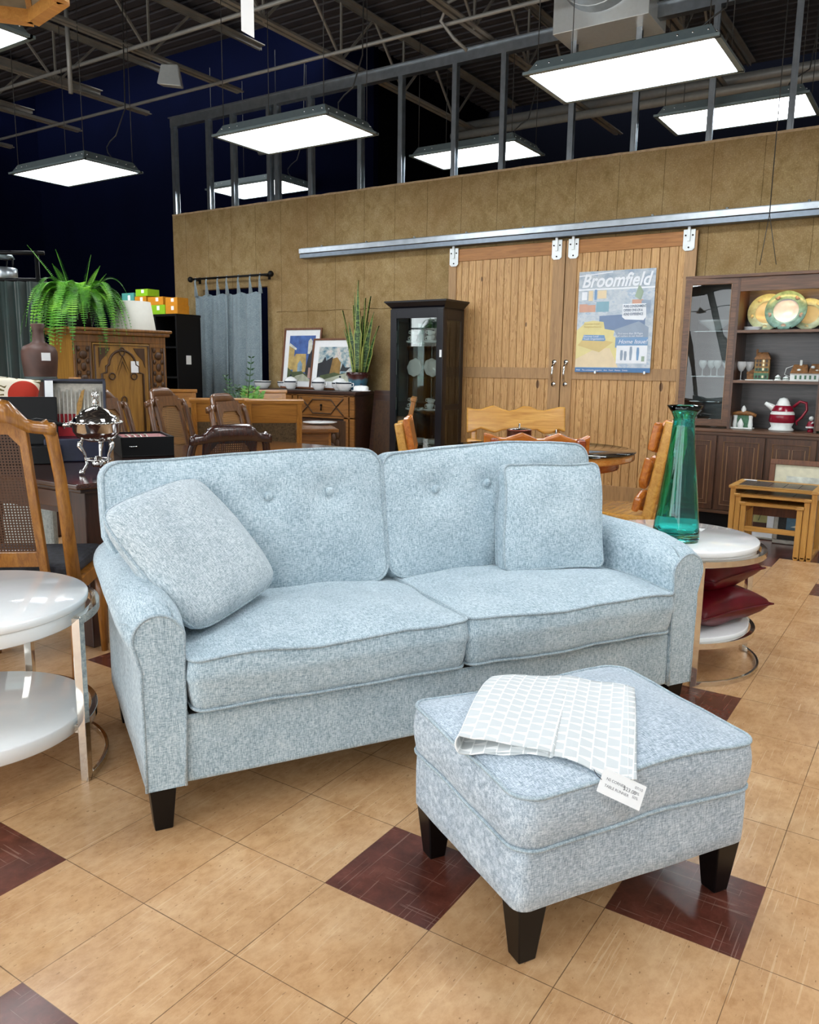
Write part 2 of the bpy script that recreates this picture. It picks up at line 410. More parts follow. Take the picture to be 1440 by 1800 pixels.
# roof deck: corrugated sheet, ribs run along y
M['deck'] = plain('painted_roof_deck', '#454449', .6, .2, .14, 3)
M['joist'] = plain('painted_joist_steel', '#8f8c84', .5, .3, .1, 6)
def deck():
    def prof(x0, x1, y0, y1):
        g = G(); pts = []; x = x0
        while x < x1:
            pts += [(x, HD), (x + .10, HD), (x + .115, HD + .04), (x + .145, HD + .04)]; x += .16
        vs = [(a, y0, b) for a, b in pts] + [(a, y1, b) for a, b in pts]; n = len(pts)
        g.add(vs, [(i, i + 1, n + i + 1, n + i) for i in range(n - 1)], False)
        return g
    g = prof(-5.2, 6.25, 5.4, 11.6); h = prof(-5.2, 10.2, -4.5, 5.4); g.add(h.v, h.f, False)
    struct(g.build('ceiling', 'deck'))
deck()
M['sill_dark'] = plain('shadowed_steel', '#4c4f55', .6, .5)
def joist(y, x0, x1, label, zb=4.38, zt=4.98):
    o = thing('roof_joist', label, 'joist', (0, y, 0), group='open-web joists under the roof deck')
    g = G()
    for s in (-1, 1): g.box(x0, x1, s * .012 - .02 + s * .025, s * .012 + .02 + s * .025, zb, zb + .012); g.box(x0, x1, s * .012, s * .012 + s * .006, zb, zb + .045)
    g.build('bottom_chord', 'joist', o)
    g = G(); e = x1 + .35 if x1 < 7 else x1
    for s in (-1, 1): g.box(x0, e, s * .04 - .03, s * .04 + .03, zt, zt + .012); g.box(x0, e, s * .012, s * .012 + s * .006, zt - .04, zt)
    g.build('top_chord', 'joist', o)
    g = G(); p = 1.15; x = x0; k = 0
    while x + p < x1 + .01:
        g.bar((x, 0, zt), (x + p / 2, 0, zb + .02), .022, .022); g.bar((x + p / 2, 0, zb + .02), (x + p, 0, zt), .022, .022); g.bar((x + p / 2, 0, zb), (x + p / 2, 0, zt), .02, .02)
        x += p
    g.build('web', 'joist', o); return o
for i, y in enumerate((10.4, 8.78, 7.35, 5.74, 4.15, 2.58, .98, -.6, -2.2)):
    joist(y, -4.9, 6.16 if y > 5.7 else 10.0, 'open-web steel roof joist, %s from the left under the deck' % ORD[i])
M['conduit'] = plain('painted_conduit', '#9d9d98', .5, .3, .05)
def pipe(name, label, pts, r, cat='pipe', mat='conduit'):
    o = G().tube(pts, r, 10).build(name, mat); return tag(o, label, cat)
for i, (x, z) in enumerate(((4.6, 4.36), (5.75, 4.36), (3.1, 4.36))):
    pipe('ceiling_conduit', ['pale conduit crossing under the joists, nearer the wall studs by one step', 'pale conduit crossing under the joists, right beside the stud header', 'pale conduit crossing under the joists, closest to the camera'][i], [(x, 10.8, z), (x, -1.0, z)], .018)
pipe('ceiling_pipe', 'thick grey pipe running behind the stud framing, upper of two', [(9.0, 8.6 - 4.1, 4.50), (9.0, -4.2, 4.50)], .055)
pipe('ceiling_pipe', 'thick grey pipe running behind the stud framing, lower of two', [(8.7, 4.4, 4.30), (8.7, -4.2, 4.30)], .05)
pipe('ceiling_pipe', 'short capped grey pipe end showing between the left studs', [(7.1, 6.35, 4.02), (7.1, 4.75, 4.02)], .045)
pipe('ceiling_conduit', 'thin conduit bending down over the header beside the duct', [(5.6, 1.2, 4.55), (5.6, 2.35, 4.52), (5.62, 2.62, 4.48), (5.66, 2.72, 4.36), (5.72, 2.62, 4.22), (5.8, 2.52, 4.12)], .016)
pipe('hanging_pipe', 'vertical grey pipe dropping beside the left lamp wire', [(4.5, 6.55, 4.95), (4.5, 6.55, 4.06)], .024)
# stud framing on the partition
tag(G().box(XW + .01, XW + .09, -3.4, 7.14, 4.24, 4.34).box(XW - .02, XW + .1, -3.4, 7.14, 4.34, 4.352).build('header_track', 'galv'), 'steel header track over the open wall studs', 'beam')
for i, y in enumerate((7.10, 6.47, 6.05, 5.46, 5.34, 4.83, 4.13, 3.60, 2.95, 2.41, 1.70, 1.10, .45, -.18, -.8, -1.4)):
    g = G(); z0, z1 = 3.17, 4.24
    g.box(0, .09, -.002, .0, z0, z1); g.box(0, .002, -.036, 0, z0, z1); g.box(.088, .09, -.036, 0, z0, z1)
    g.box(0, .002, -.052, -.036, z0, z1); g.box(.0, .012, -.038, -.036, z0, z1)
    n = ORD[i] if i < len(ORD) else 'last'
    o = g.build('metal_stud', 'galv'); o.location = (XW + .005, y + .026, 0)
    tag(o, 'galvanised wall stud above the burlap partition, %s from the left' % n, 'stud', 'open steel studs above the partition')
# troffer lights
M['panel'] = emit('lit_diffuser', '#f7fbff', 17.0)
M['housing'] = plain('painted_light_housing', '#7f8f92', .35, .3, .04)
M['wire'] = plain('hanging_wire', '#4a4a48', .5, .5)
M['screw'] = metal('bright_screw', '#e6eaea', .15)
def troffer(label, c, z, a=0, cord=True):
    o = thing('ceiling_light', label, 'light fixture', (c[0], c[1], z), a, 'hanging fluorescent ceiling lights')
    W, L, h = .33, .61, .085; g = G()
    g.hexa([(-W, -L, .0), (W, -L, 0), (W, L, 0), (-W, L, 0)], [(-W + .05, -L + .05, h), (W - .05, -L + .05, h), (W - .05, L - .05, h), (-W + .05, L - .05, h)])
    g.build('housing', 'housing', o)
    g = G()
    for x in (-1, 1): g.box(x * W - .018, x * W + .018, -L - .018, L + .018, -.012, .006); g.box(-W, W, x * L - .018, x * L + .018, -.012, .006)
    g.build('frame', 'housing', o)
    G().box(-W + .018, W - .018, -L + .018, L - .018, -.006, -.002).build('diffuser', 'panel', o)
    g = G()
    for x in (-1, 1):
        for y in (-1, 1):
            for k in range(3): g.ball((x * (W - .03), y * (L - .06 - k * .09), .05), .008, 6); g.ball((x * (W - .06 - k * .1), y * (L - .02), .045), .008, 6)
    g.build('rivet', 'screw', o)['kind'] = 'stuff'
    for x in (-1, 1):
        for y in (-1, 1): G().tube([(x * (W - .05), y * (L - .06), h - .02), (x * (W - .05), y * (L - .06), 4.95 - z)], .0035, 5).build('hanging_wire', 'wire', o)
    if cord:
        p = [(.1, -L + .12, h)] + [(.1 + .05 * math.sin(t * 5) * (1 - t), -L + .12 + .12 * math.sin(t * 3.6), h + .22 * t) for t in (.2, .4, .6, .8, 1)] + [(.22, -L + .06, h + .5), (.24, -L + .05, 4.95 - z)]
        G().tube(p, .006, 6).build('power_cord', 'wire', o)
    return o
troffer('rectangular ceiling light hanging above the middle of the sofa back', (4.41, 3.38), 3.2)
troffer('largest ceiling light, hanging upper right beneath the duct', (4.46, .49), 3.2)
troffer('ceiling light hanging at far left against the navy wall', (4.29, 6.25), 3.2)
troffer('ceiling light cut off by the upper left corner of the picture', (1.70, 3.98), 3.2)
troffer('ceiling light behind the studs, between middle and right lights', (6.46, 2.97), 3.5) if False else troffer('ceiling light behind the studs, between the middle and right hanging lights', (6.83, 2.97), 3.5)
troffer('ceiling light behind the studs at far right of the partition', (6.80, .35), 3.5)
troffer('ceiling light behind the studs at the left end of the partition', (6.88, 6.15), 3.5)
for i, (x, y) in enumerate(((1.4, -.3), (1.5, -2.9), (-1.6, 3.4), (-1.6, .2), (-1.7, -2.8), (1.6, 7.2), (4.4, -2.4))):  # unseen troffers added outside the view to light the shop floor
    troffer('unseen ceiling light added over the shop floor, out of the picture', (x, y), 3.2, cord=False)
# daylight
wd = bpy.data.worlds.new('world'); S.world = wd; wd.use_nodes = True
nt = wd.node_tree; bg = nt.nodes['Background']; bg.inputs['Color'].default_value = (.93, .97, 1, 1); bg.inputs['Strength'].default_value = 4.6
for i, y in enumerate((-2.95, -.35, 2.45, 5.25, 8.05)):
    la = bpy.data.lights.new('window_portal', 'AREA'); la.shape = 'RECTANGLE'; la.size = 2.75; la.size_y = 2.4; la.cycles.is_portal = True
    lo = bpy.data.objects.new('window_portal', la); COL.objects.link(lo); lo.location = (-5.15, y, 1.88); lo.rotation_euler = (0, -PI / 2, 0)
    la.size = 2.8; la.size_y = 2.5
# ------------------------------------------------------------------ sofa
SO = (.183, .208, 0); SA = math.radians(-30.664)
def sl(x, y, z=0):
    """sofa-local to world"""
    c, s = math.cos(SA), math.sin(SA); return (SO[0] + c * x - s * y, SO[1] + s * x + c * y, z)
def sofa():
    o = thing('sofa', 'pale blue two-seat sofa with rolled arms and dark tapered legs', 'sofa', SO, SA)
    W = 1.93; ZB = .135
    # base
    g = G(); nseg = 30
    def base(u, v):
        x = .10 + 1.73 * u
        prof = [(.0, ZB + .004), (.004, ZB), (.0, ZB + .02), (-.002, .2), (0, .28), (.004, .322), (.03, .332), (.5, .335)]
        return None
    g.box(.10, 1.83, .004, .80, ZB, .332)
    g.build('base', 'sofa', o, bevel=.012, seg=3)
    G().box(.12, 1.81, .01, .78, .331, .336).build('seat_deck', 'dustcloth', o)
    for s in (0, 1):
        fx = (lambda x: x) if s == 0 else (lambda x: W - x)
        # cross-section of the arm (x outwards is negative), swept back
        def sec(flare, up, out=0.):
            cx, cz, r = .044 - out, .560 + up, .068 + flare
            pts = [(.104 + flare * .3, ZB)]
            for t in (.22, .3, .38, .46): pts.append((.104 + flare * .3 + .006 * math.sin((t - .2) * 8), t + up * (t - .2)))
            for k in range(17):
                a = math.radians(-8 + k * 13.0); pts.append((cx + r * math.cos(a) + (.004 if k < 3 else 0), cz + r * math.sin(a)))
            pts += [(.0 - out * .5, .475 + up), (-.002, .43), (0, .34), (0, .24), (0, ZB)]
            return pts
        ds = [(.0, -.004, -.002, 0), (.006, .000, .0, 0), (.02, .005, .004, .003), (.06, .010, .012, .006), (.16, .013, .026, .01), (.30, .014, .036, .012), (.45, .014, .04, .012), (.6, .013, .038, .01), (.75, .012, .03, .008), (.86, .01, .02, .006)]
        secs = [(d, sec(f, u, q)) for d, f, u, q in ds]; n = len(secs[0][1])
        vs = []
        for d, ps in secs:
            for x, z in ps:
                a = nz((x, d, z), 6, 3 + s) * .004 * min(1, d * 6); vs.append((fx(x - a), d + a * .3, z + a))
        fs = [(i * n + j, i * n + (j + 1) % n, (i + 1) * n + (j + 1) % n, (i + 1) * n + j) for i in range(len(secs) - 1) for j in range(n)]
        g = G().add(vs, fs, True); L = len(secs) - 1
        g.add([vs[L * n + j] for j in range(n)], [tuple(range(n))], False)
        g.add([vs[j] for j in range(n)], [tuple(range(n))], False)
        arm = g.build('arm', 'sofa', o)
        # front panel, slightly proud, with welt
        ps = [(x, z) for x, z in secs[0][1]]
        cxm = .055
        ins = [(cxm + (x - cxm) * .96, z if z < .2 else z) for x, z in ps]
        pn = G().prism([(fx(x), z) for x, z in ins], -.006, .004, 'y').build('front_panel', 'sofa', arm)
        path = [(fx(x), -.005, z) for x, z in ps]
        G().tube(path, .0045, 8, closed=False).build('piping', 'piping', arm)
        # little pleats where the roll is gathered
        g = G()
        for (x0, z0, x1, z1) in ((.085, .612, .078, .650), (-.012, .588, -.045, .600)):
            g.tube([(fx(x0), .004, z0), (fx((x0 + x1) / 2), .03, (z0 + z1) / 2 + .004), (fx(x1), .055, z1 - .005)], [.003, .002, .0005], 6)
        g.build('pleat', 'piping', arm)
    # back frame behind the cushions
    g = G(); g.hexa([(.02, .70, ZB), (1.91, .70, ZB), (1.91, .86, ZB), (.02, .86, ZB)], [(.02, .74, .80), (1.91, .74, .80), (1.91, .88, .80), (.02, .88, .80)])
    g.build('back_frame', 'sofa', o, bevel=.03, seg=4)
    # seat cushions
    for k, (x0, x1) in enumerate(((.122, .970), (.974, 1.812))):
        w = x1 - x0; c = (x0 + x1) / 2
        def df(q, c=c, w=w, k=k):
            x, y, z = q; y2 = y + .292
            # front edge billows and the lower corners tuck in
            u = 2 * x / w
            if y < 0:
                f = (-y / .31) ** 4
                z += f * (-.005 * math.cos(u * 4.5 + k)) * (1 if z > 0 else .6) - f * .004
                y2 -= f * .014 * (1 - u * u * .4)
            if z < 0: x *= 1 - .012 * abs(u); y2 += .008 * (1 if y < -.25 else 0)
            return Vector((c + x, y2, z + .425))
        cushion(o, 'seat_cushion', 'sofa', w, .62, .145, .035, .032, .004, .010, .006, 11 + k, deform=df)
    # back cushions
    for k, (x0, x1) in enumerate(((-.018, .935), (.942, 1.868))):
        w = x1 - x0; c = (x0 + x1) / 2; H = .47
        btn = [(-.226, .085), (0, .085), (.226, .085)]; bo = (.504 - c) if k == 0 else (1.375 - c)
        def df(q, c=c, w=w, k=k):
            x, y, z = q                       # y runs up the back, z is thickness towards the sitter
            u = 2 * x / w; v = y / H + .5
            # upper outer shoulders rounder, lower edge tucked between the arms
            inn = max(0, .5 - v) * 2
            if k == 0 and u < 0: x += inn ** 1.2 * .12 * (-u)
            if k == 1 and u > 0: x -= inn ** 1.2 * .075 * u
            yy = y + .010 * math.sin(u * 2.6 + k) * (v > .5) - .008 * (u * u) * v
            if v < .4: z += .012 * math.sin(u * 9 + k * 2) * (.4 - v)
            lean = .20
            Y = .615 + math.sin(lean) * (yy) - math.cos(lean) * z
            Z = .725 + math.cos(lean) * (yy) + math.sin(lean) * z
            return Vector((c + x, Y, Z))
        dm = [(bx + bo, by, .06, .034) for bx, by in btn]
        b = cushion(o, 'back_cushion', 'sofa', w, H, .135, .06, .045, .02, .012, .007, 21 + k, deform=df, dimples=dm)
        bvh = BVHTree.FromPolygons([v.co for v in b.data.vertices], [tuple(q.vertices) for q in b.data.polygons])
        for bx, by in btn:
            x, y = bx + bo, by
            uu = abs(2 * x / w); vv = abs(2 * y / H); z = .0675 + .045 * (1 - uu ** 3) * (1 - vv ** 3) - .024
            hi, lo = df(Vector((x, y, z + .12))), df(Vector((x, y, 0))); hit = bvh.ray_cast(hi, (lo - hi).normalized())[0]; p = hit + (hi - lo).normalized() * .003
            g = G(); g.T = Matrix.Translation(p) @ Euler((PI / 2 - .2, 0, 0)).to_matrix().to_4x4()
            g.lathe([(0, -.006), (.012, -.006), (.0155, .002), (.0135, .009), (.007, .012), (0, .0125)], 16); g.build('button', 'sofa', b)
    for x, y in ((.045, .05), (W - .045, .05), (.045, .80), (W - .045, .80)):
        sx = -1 if x < 1 else 1; sy = -1 if y < .4 else 1
        lo = [(x - .024 , y - .024, 0), (x + .024, y - .024, 0), (x + .024, y + .024, 0), (x - .024, y + .024, 0)]
        hi = [(x - .036, y - .036, ZB), (x + .036, y - .036, ZB), (x + .036, y + .036, ZB), (x - .036, y + .036, ZB)]
        G().hexa(lo, hi).build('leg', 'legs', o, bevel=.003)
sofa()
def knife_pillow(name, label, cat, a, thick, mat, pmat, M4, seed=1, ears=.04, piped=True, group=None, wob=.012, sx=1, rnd_=.0, ex=.42):
    """square scatter cushion in its own xy plane, z towards the viewer"""
    g = G(); n = 26
    def edge(u, v):
        # concave sides between slightly eared corners
        k = 1 - ears * (1 - v * v); l = 1 - ears * (1 - u * u)
        return u * k * a / 2 * sx, v * l * a / 2
    def pt(u, v, s):
        x, y = edge(u, v); q = 1 - rnd_ * (u * v) ** 4; x *= q; y *= q; e = max(0, (1 - u * u) * (1 - v * v))
        z = s * thick / 2 * e ** ex
        w = nz((x, y, s * .3), 9, seed) * wob * min(1, e * 3) + nz((x, y, s), 22, seed) * wob * .3 * min(1, e * 3)
        return (x, y, z + w * s)
    for s in (1, -1): g.grid(lambda i, j: pt(2 * i - 1, 2 * j - 1, s), n, n)
    o = g.build(name, mat); o.matrix_world = M4; tag(o, label, cat, group)
    if piped:
        path = []
        for k in range(4 * 14):
            q = k / 14; i = int(q); t = (q - i) * 2 - 1
            u, v = [(t, -1), (1, t), (-t, 1), (-1, -t)][i]; x, y = edge(u, v); q = 1 - rnd_ * (u * v) ** 4; path.append((x * q, y * q, 0))
        p = G().tube(path, .0045, 6, closed=True).build('piping', pmat, o)
    return o
RS = Matrix.Rotation(SA, 4, 'Z')
# left scatter cushion: pose found from its four corners
Rl = Matrix(((.742, -.437, -.509), (.66, .611, .438), (.12, -.661, .741)))       # columns: across, away, up in the sofa's frame
ax, ay, az = [Vector([Rl[i][j] for i in range(3)]) for j in range(3)]
B3 = Matrix((ax, az, -ay)).transposed().to_4x4()
knife_pillow('throw_pillow', 'square blue-grey pillow tipped on its corner over the left sofa arm', 'pillow', .45, .17, 'pillow', 'piping', Matrix.Translation(Vector(sl(.208, .335, .714))) @ RS @ B3, 5, ears=.0, rnd_=.10, ex=.36, wob=.016)
def box_pillow():
    o = thing('throw_pillow', 'square blue boxed pillow standing upright against the right back cushion', 'pillow', sl(1.562, .405, .708), SA + math.radians(-12))
    lean = .26
    def df(q):
        x, y, z = q; v = y / .42
        x *= 1 - .04 * (v < 0) * abs(v) * 2 * 0
        x += .012 * math.sin(v * 5) * (1 if x < 0 else .5); y += .012 * (4 * (x / .4) ** 2) * (1 if y > 0 else -.6)
        return Vector((x, math.sin(lean) * y - math.cos(lean) * z, math.cos(lean) * y + math.sin(lean) * z))
    cushion(o, 'cover', 'sofa', .385, .385, .085, .03, .03, .03, .008, .010, 41, deform=df)
box_pillow()
# ------------------------------------------------------------------ ottoman
def ottoman():
    cx, cy = .955, -.590; w, d = .66, .505
    o = thing('ottoman', 'blue-grey upholstered ottoman on four dark tapered legs', 'ottoman', sl(cx, cy), SA)
    def df0(q):
        x, y, z = q; return Vector((x, y, z + .208))
    g = G(); out = rrect(w, d, .03, 5, 10); n = len(out); vs = []
    lv = [(.138, .985), (.142, 1), (.18, 1.004), (.24, 1.004), (.272, 1.0), (.284, .985), (.29, .95)]
    for z, k in lv:
        for x, y in out:
            a = nz((x, y, z), 8, 4) * .003; vs.append((x * k + a, y * k + a, z))
    g.add(vs, [(i * n + j, i * n + (j + 1) % n, (i + 1) * n + (j + 1) % n, (i + 1) * n + j) for i in range(len(lv) - 1) for j in range(n)] , True)
    g.add([vs[j] for j in range(n)], [tuple(range(n))], False)
    g.build('base', 'ottoman', o)
    def df(q):
        x, y, z = q; u = 2 * x / w; v = 2 * y / d
        f = max(0, u ** 4, v ** 4)
        z -= .006 * math.sin(u * 3 + v * 2) * f
        return Vector((x, y, z + .347))
    cushion(o, 'cushion', 'ottoman', w + .012, d + .012, .118, .055, .042, .004, .008, .005, 31, deform=df)
    for sx in (-1, 1):
        for sy in (-1, 1):
            x, y = sx * (w / 2 - .045), sy * (d / 2 - .045)
            lo = [(x + a * .022, y + b * .022, 0) for a, b in ((-1, -1), (1, -1), (1, 1), (-1, 1))]
            hi = [(x + a * .036, y + b * .036, .14) for a, b in ((-1, -1), (1, -1), (1, 1), (-1, 1))]
            G().hexa(lo, hi).build('leg', 'legs', o, bevel=.003)
ottoman()
# folded table runner on the ottoman
def runner():
    m = N('arrow_print_cotton')
    v = m.coord((1, 1, 1), kind='UV'); sp = m.n('ShaderNodeSeparateXYZ'); m.l(v, sp.inputs[0])
    U = m.math('MULTIPLY', sp.outputs[0], 30); V = m.math('MULTIPLY', sp.outputs[1], 34)
    row = m.math('FLOOR', V); uf = m.math('FRACT', m.math('ADD', U, m.math('MULTIPLY', m.math('MODULO', row, 2), .5))); vf = m.math('FRACT', V)
    d = m.math('ABSOLUTE', m.math('SUBTRACT', uf, .5))
    tri = m.math('LESS_THAN', d, m.math('MULTIPLY_ADD', vf, .16, .30))
    cut = m.math('MULTIPLY', m.math('GREATER_THAN', vf, .1), tri)
    c = m.mix(cut, '#eef1f1', '#c9cfd0')
    m.set(Base_Color=c, Roughness=.85, Specular_IOR_Level=.2); m.bump(m.noise(m.coord((300, 300, 300)), 1, 2), .15, .001)
    M['runner'] = m.mat
    o = thing('table_runner', 'folded white and pale grey arrow-print table runner on the ottoman', 'table runner', sl(0, 0), SA)
    # quads in sofa-local coordinates lying on the crown of the ottoman
    def top(x, y):
        u = min(1, abs((x - .955) / .336)); v = min(1, abs((y + .590) / .2585)); return .406 + .042 * (1 - u ** 3) * (1 - v ** 3)
    def sheet(g, q, z0, nn=16, lift=None, uv0=(0, 0)):
        def fn(i, j):
            a = [q[0][k] * (1 - i) + q[1][k] * i for k in range(2)]; b = [q[3][k] * (1 - i) + q[2][k] * i for k in range(2)]
            x = a[0] * (1 - j) + b[0] * j; y = a[1] * (1 - j) + b[1] * j
            return (x, y, top(x, y) + z0 + (lift(i, j) if lift else 0))
        g.grid(fn, nn, nn)
    A = (.594, -.628); B = (.866, -.338); C = (1.044, -.432); D = (.745, -.765)          # folded left stack (near, far, far, near)
    E1 = (1.148, -.572); F = (.872, -.898)                                             # right-hand end
    o2 = G()
    def roll(z0, d0):
        pass
    def strip(q, z, name, mat='runner', th=.003, lift=None):
        g = G(); sheet(g, q, z, lift=lift); ob = g.build(name, mat, o, solid=th)
        me = ob.data; uv = me.uv_layers.new(name='UVMap')
        for l in me.loops:
            p = me.vertices[l.vertex_index].co; a = Vector(q[1]) - Vector(q[0]); a.normalize(); r = Vector((p.x - q[0][0], p.y - q[0][1])); uv.data[l.index].uv = (r.dot(a), r.x * -a.y + r.y * a.x)
        return ob
    strip((D, C, E1, F), .007, 'lower_layer', lift=lambda i, j: .0035 * math.sin(j * 7 + i * 2) + .004)
    # left part: two layers joined by a rounded fold along its left edge A-B
    def fold():
        g = G(); a0, a1 = Vector(A), Vector(B); d0, d1 = Vector(D) , Vector(C) + Vector((.0, -.004))
        prof = []
        for k in range(9): t = 1 - k / 8 * .97; prof.append((t, .006 + .004 * math.sin(t * 3)))
        for k in range(1, 8):
            q = PI * k / 8; prof.append((.04 - .075 * math.sin(q), .028 - .022 * math.cos(q)))
        for k in range(1, 15): t = .04 + k / 14 * .96; prof.append((t, .050 - .030 * t ** .6 + .008 * math.sin(t * 6) * (1 - t)))
        for k in range(1, 6):
            q = PI * k / 6; prof.append((1.0 + .035 * math.sin(q), .013 + .007 * math.cos(q)))
        for k in range(0, 8): prof.append((1 - k * .1, .006 + .004 * math.sin(k)))
        nv = 14; pts = []
        def fn(i, j):
            x = i * (len(prof) - 1); k = min(int(x), len(prof) - 2); f = x - k
            t = prof[k][0] * (1 - f) + prof[k + 1][0] * f; z = prof[k][1] * (1 - f) + prof[k + 1][1] * f
            p = (a0 * (1 - j) + a1 * j) * (1 - t) + (d0 * (1 - j) + d1 * j) * t
            return (p.x, p.y, top(p.x, p.y) + z * (1 - .25 * j) )
        g.grid(fn, len(prof) - 1, nv)
        ob = g.build('folded_layer', 'runner', o, solid=.0028)
        me = ob.data; uv = me.uv_layers.new(name='UVMap'); ax = (a1 - a0).normalized()
        for l in me.loops:
            p = me.vertices[l.vertex_index].co; r = Vector((p.x - a0.x, p.y - a0.y)); uv.data[l.index].uv = (r.dot(ax), r.x * -ax.y + r.y * ax.x)
    fold()
    # hem line near the right end
    g = G(); e0, e1 = Vector(F), Vector(E1); inw = (Vector(D) - Vector(F)).normalized() * .018
    g.tube([((e0 * (1 - t) + e1 * t + inw).x, (e0 * (1 - t) + e1 * t + inw).y, top(*(e0 * (1 - t) + e1 * t + inw)) + .0175) for t in [k / 12 for k in range(13)]], .0012, 5); g.build('hem_stitch', 'paper', o)
    # hanging price tag
    t = G(); P0 = Vector((.826, -.905, .408)); 
    ex = Vector((.115, -.052, -.012)).normalized(); 
    tg = bpy.data.objects.new('price_tag', None)
    me = G(); w, h = .100, .052
    me.box(0, w, -h / 2, h / 2, -.0004, .0004); tgo = me.build('price_tag', 'paper', o); tgo['label'] = 'white printed price tag'
    X = Vector((.80, -.42, -.42)).normalized(); Y = Vector((.35, .30, .85)); Y = (Y - X * Y.dot(X)).normalized(); Z = X.cross(Y)
    tgo.matrix_parent_inverse = Matrix()
    tgo.matrix_local = Matrix.Translation((.800, -.868, .422)) @ Matrix((X, Y, Z)).transposed().to_4x4()
    for i, (a, l, z) in enumerate((('NS CORNER', .012, .008), ('TABLE RUNNER', .012, -.006), ('$23.00', .052, .004), ('07/10', .076, .012), ('20%', .076, .002), ('50%', .076, -.008))):
        text(a, .008 if i != 2 else .011, 'ink', tgo, (l, z - (.004 if i < 3 else 0), .0006), (0, 0, 0), ext=.0001)
    g = G(); g.tube([(.003, 0, 0), (-.012, .004, .004), (-.02, .012, .0)], .0008, 5).build('tag_loop', 'ink_dark', tgo)
runner()
# ------------------------------------------------------------------ round white side tables
def side_table(label, c, a0, name='side_table'):
    o = thing(name, label, 'side table', (c[0], c[1], 0), a0, 'round white side tables with steel frames')
    def disc(r, z0, z1, nm, mat='white_lacquer', par=o):
        b = .004; return G().lathe([(0, z0), (r - b, z0), (r, z0 + b), (r, z1 - b), (r - b * .3, z1 - b * .3), (r - b, z1), (0, z1)], 72).build(nm, mat, par)
    disc(.362, .528, .553, 'tabletop'); disc(.352, .484, .5265, 'apron')
    disc(.345, .142, .190, 'lower_shelf')
    for s in (0, 1):
        A = PI * s; fr = bpy.data.objects.new('frame_half', None)
        span = math.radians(98)
        def arc(z, h, rad, nm, t=.012):
            g = G()
            n = 26; vs = []
            for k in range(n + 1):
                q = A + span * k / n
                for rr, zz in ((rad, z), (rad + t, z), (rad + t, z + h), (rad, z + h)): vs.append((rr * math.cos(q), rr * math.sin(q), zz))
            fs = [(k * 4 + j, k * 4 + (j + 1) % 4, (k + 1) * 4 + (j + 1) % 4, (k + 1) * 4 + j) for k in range(n) for j in range(4)] + [(3, 2, 1, 0), (n * 4, n * 4 + 1, n * 4 + 2, n * 4 + 3)]
            g.add(vs, fs, False); g.build(nm, 'chrome', o, bevel=.0015)
        arc(0, .022, .386, 'foot_rail'); arc(.150, .026, .352, 'shelf_rail', .045 if False else .02); arc(.497, .026, .37, 'top_rail', .024)
        for q in (A, A + span):
            g = G(); g.T = Matrix.Rotation(q, 4, 'Z'); g.box(.372, .398, -.013, .013, 0, .52); g.build('leg', 'chrome', o, bevel=.0015)
    return o
side_table('round glossy white two-tier side table at the left of the sofa', (.126, .973), math.radians(-66))
side_table('round white two-tier side table to the right of the sofa holding the vase', (2.47, -.51), math.radians(-147))
# ------------------------------------------------------------------ sliding barn doors and track
def pine():
    m = N('knotty_pine')
    v = m.coord((14, 14, 1.1)); kn = m.n('ShaderNodeTexVoronoi'); kn.inputs['Scale'].default_value = 1; m.l(m.coord((1, 5.5, 2.3)), kn.inputs['Vector'])
    kd = kn.outputs['Distance']; near = m.math('LESS_THAN', kd, .10)
    warp = m.math('DIVIDE', .10, m.math('ADD', kd, .12))
    f1 = m.noise(v, 1.5, 4, .55, 1.2); f = m.math('ADD', m.math('MULTIPLY', f1, 1.0), m.math('MULTIPLY', warp, .25))
    ring = m.math('FRACT', m.math('MULTIPLY', f, 7))
    fine = m.noise(m.coord((120, 120, 3)), 1, 2)
    c = m.ramp(m.math('MULTIPLY_ADD', fine, .3, m.math('MULTIPLY', ring, .7)), [(.15, '#d3ab74'), (.55, '#c79d65'), (.85, '#9f7341'), (.97, '#b88b54')])
    sp = m.n('ShaderNodeSeparateXYZ'); m.l(m.coord(), sp.inputs[0])
    wn = m.n('ShaderNodeTexWhiteNoise', noise_dimensions='1D'); m.l(m.math('FLOOR', m.math('MULTIPLY', sp.outputs[1], 12.5)), wn.inputs['W'])
    c = m.mix(m.math('MULTIPLY', wn.outputs['Value'], .35), c, '#a98355')
    c = m.mix(m.math('MULTIPLY', near, .8), c, '#4a2a14')
    m.set(Base_Color=c, Roughness=.5); m.bump(fine, .1, .002); M['pine'] = m.mat
pine()
M['pine_rail'] = wood('brown_pine_board', '#865526', '#b57d40', 1, 1.2, .5)
M['pine_stile'] = wood('weathered_pine_board', '#8d6c48', '#b59062', 2, 1.2, .5)
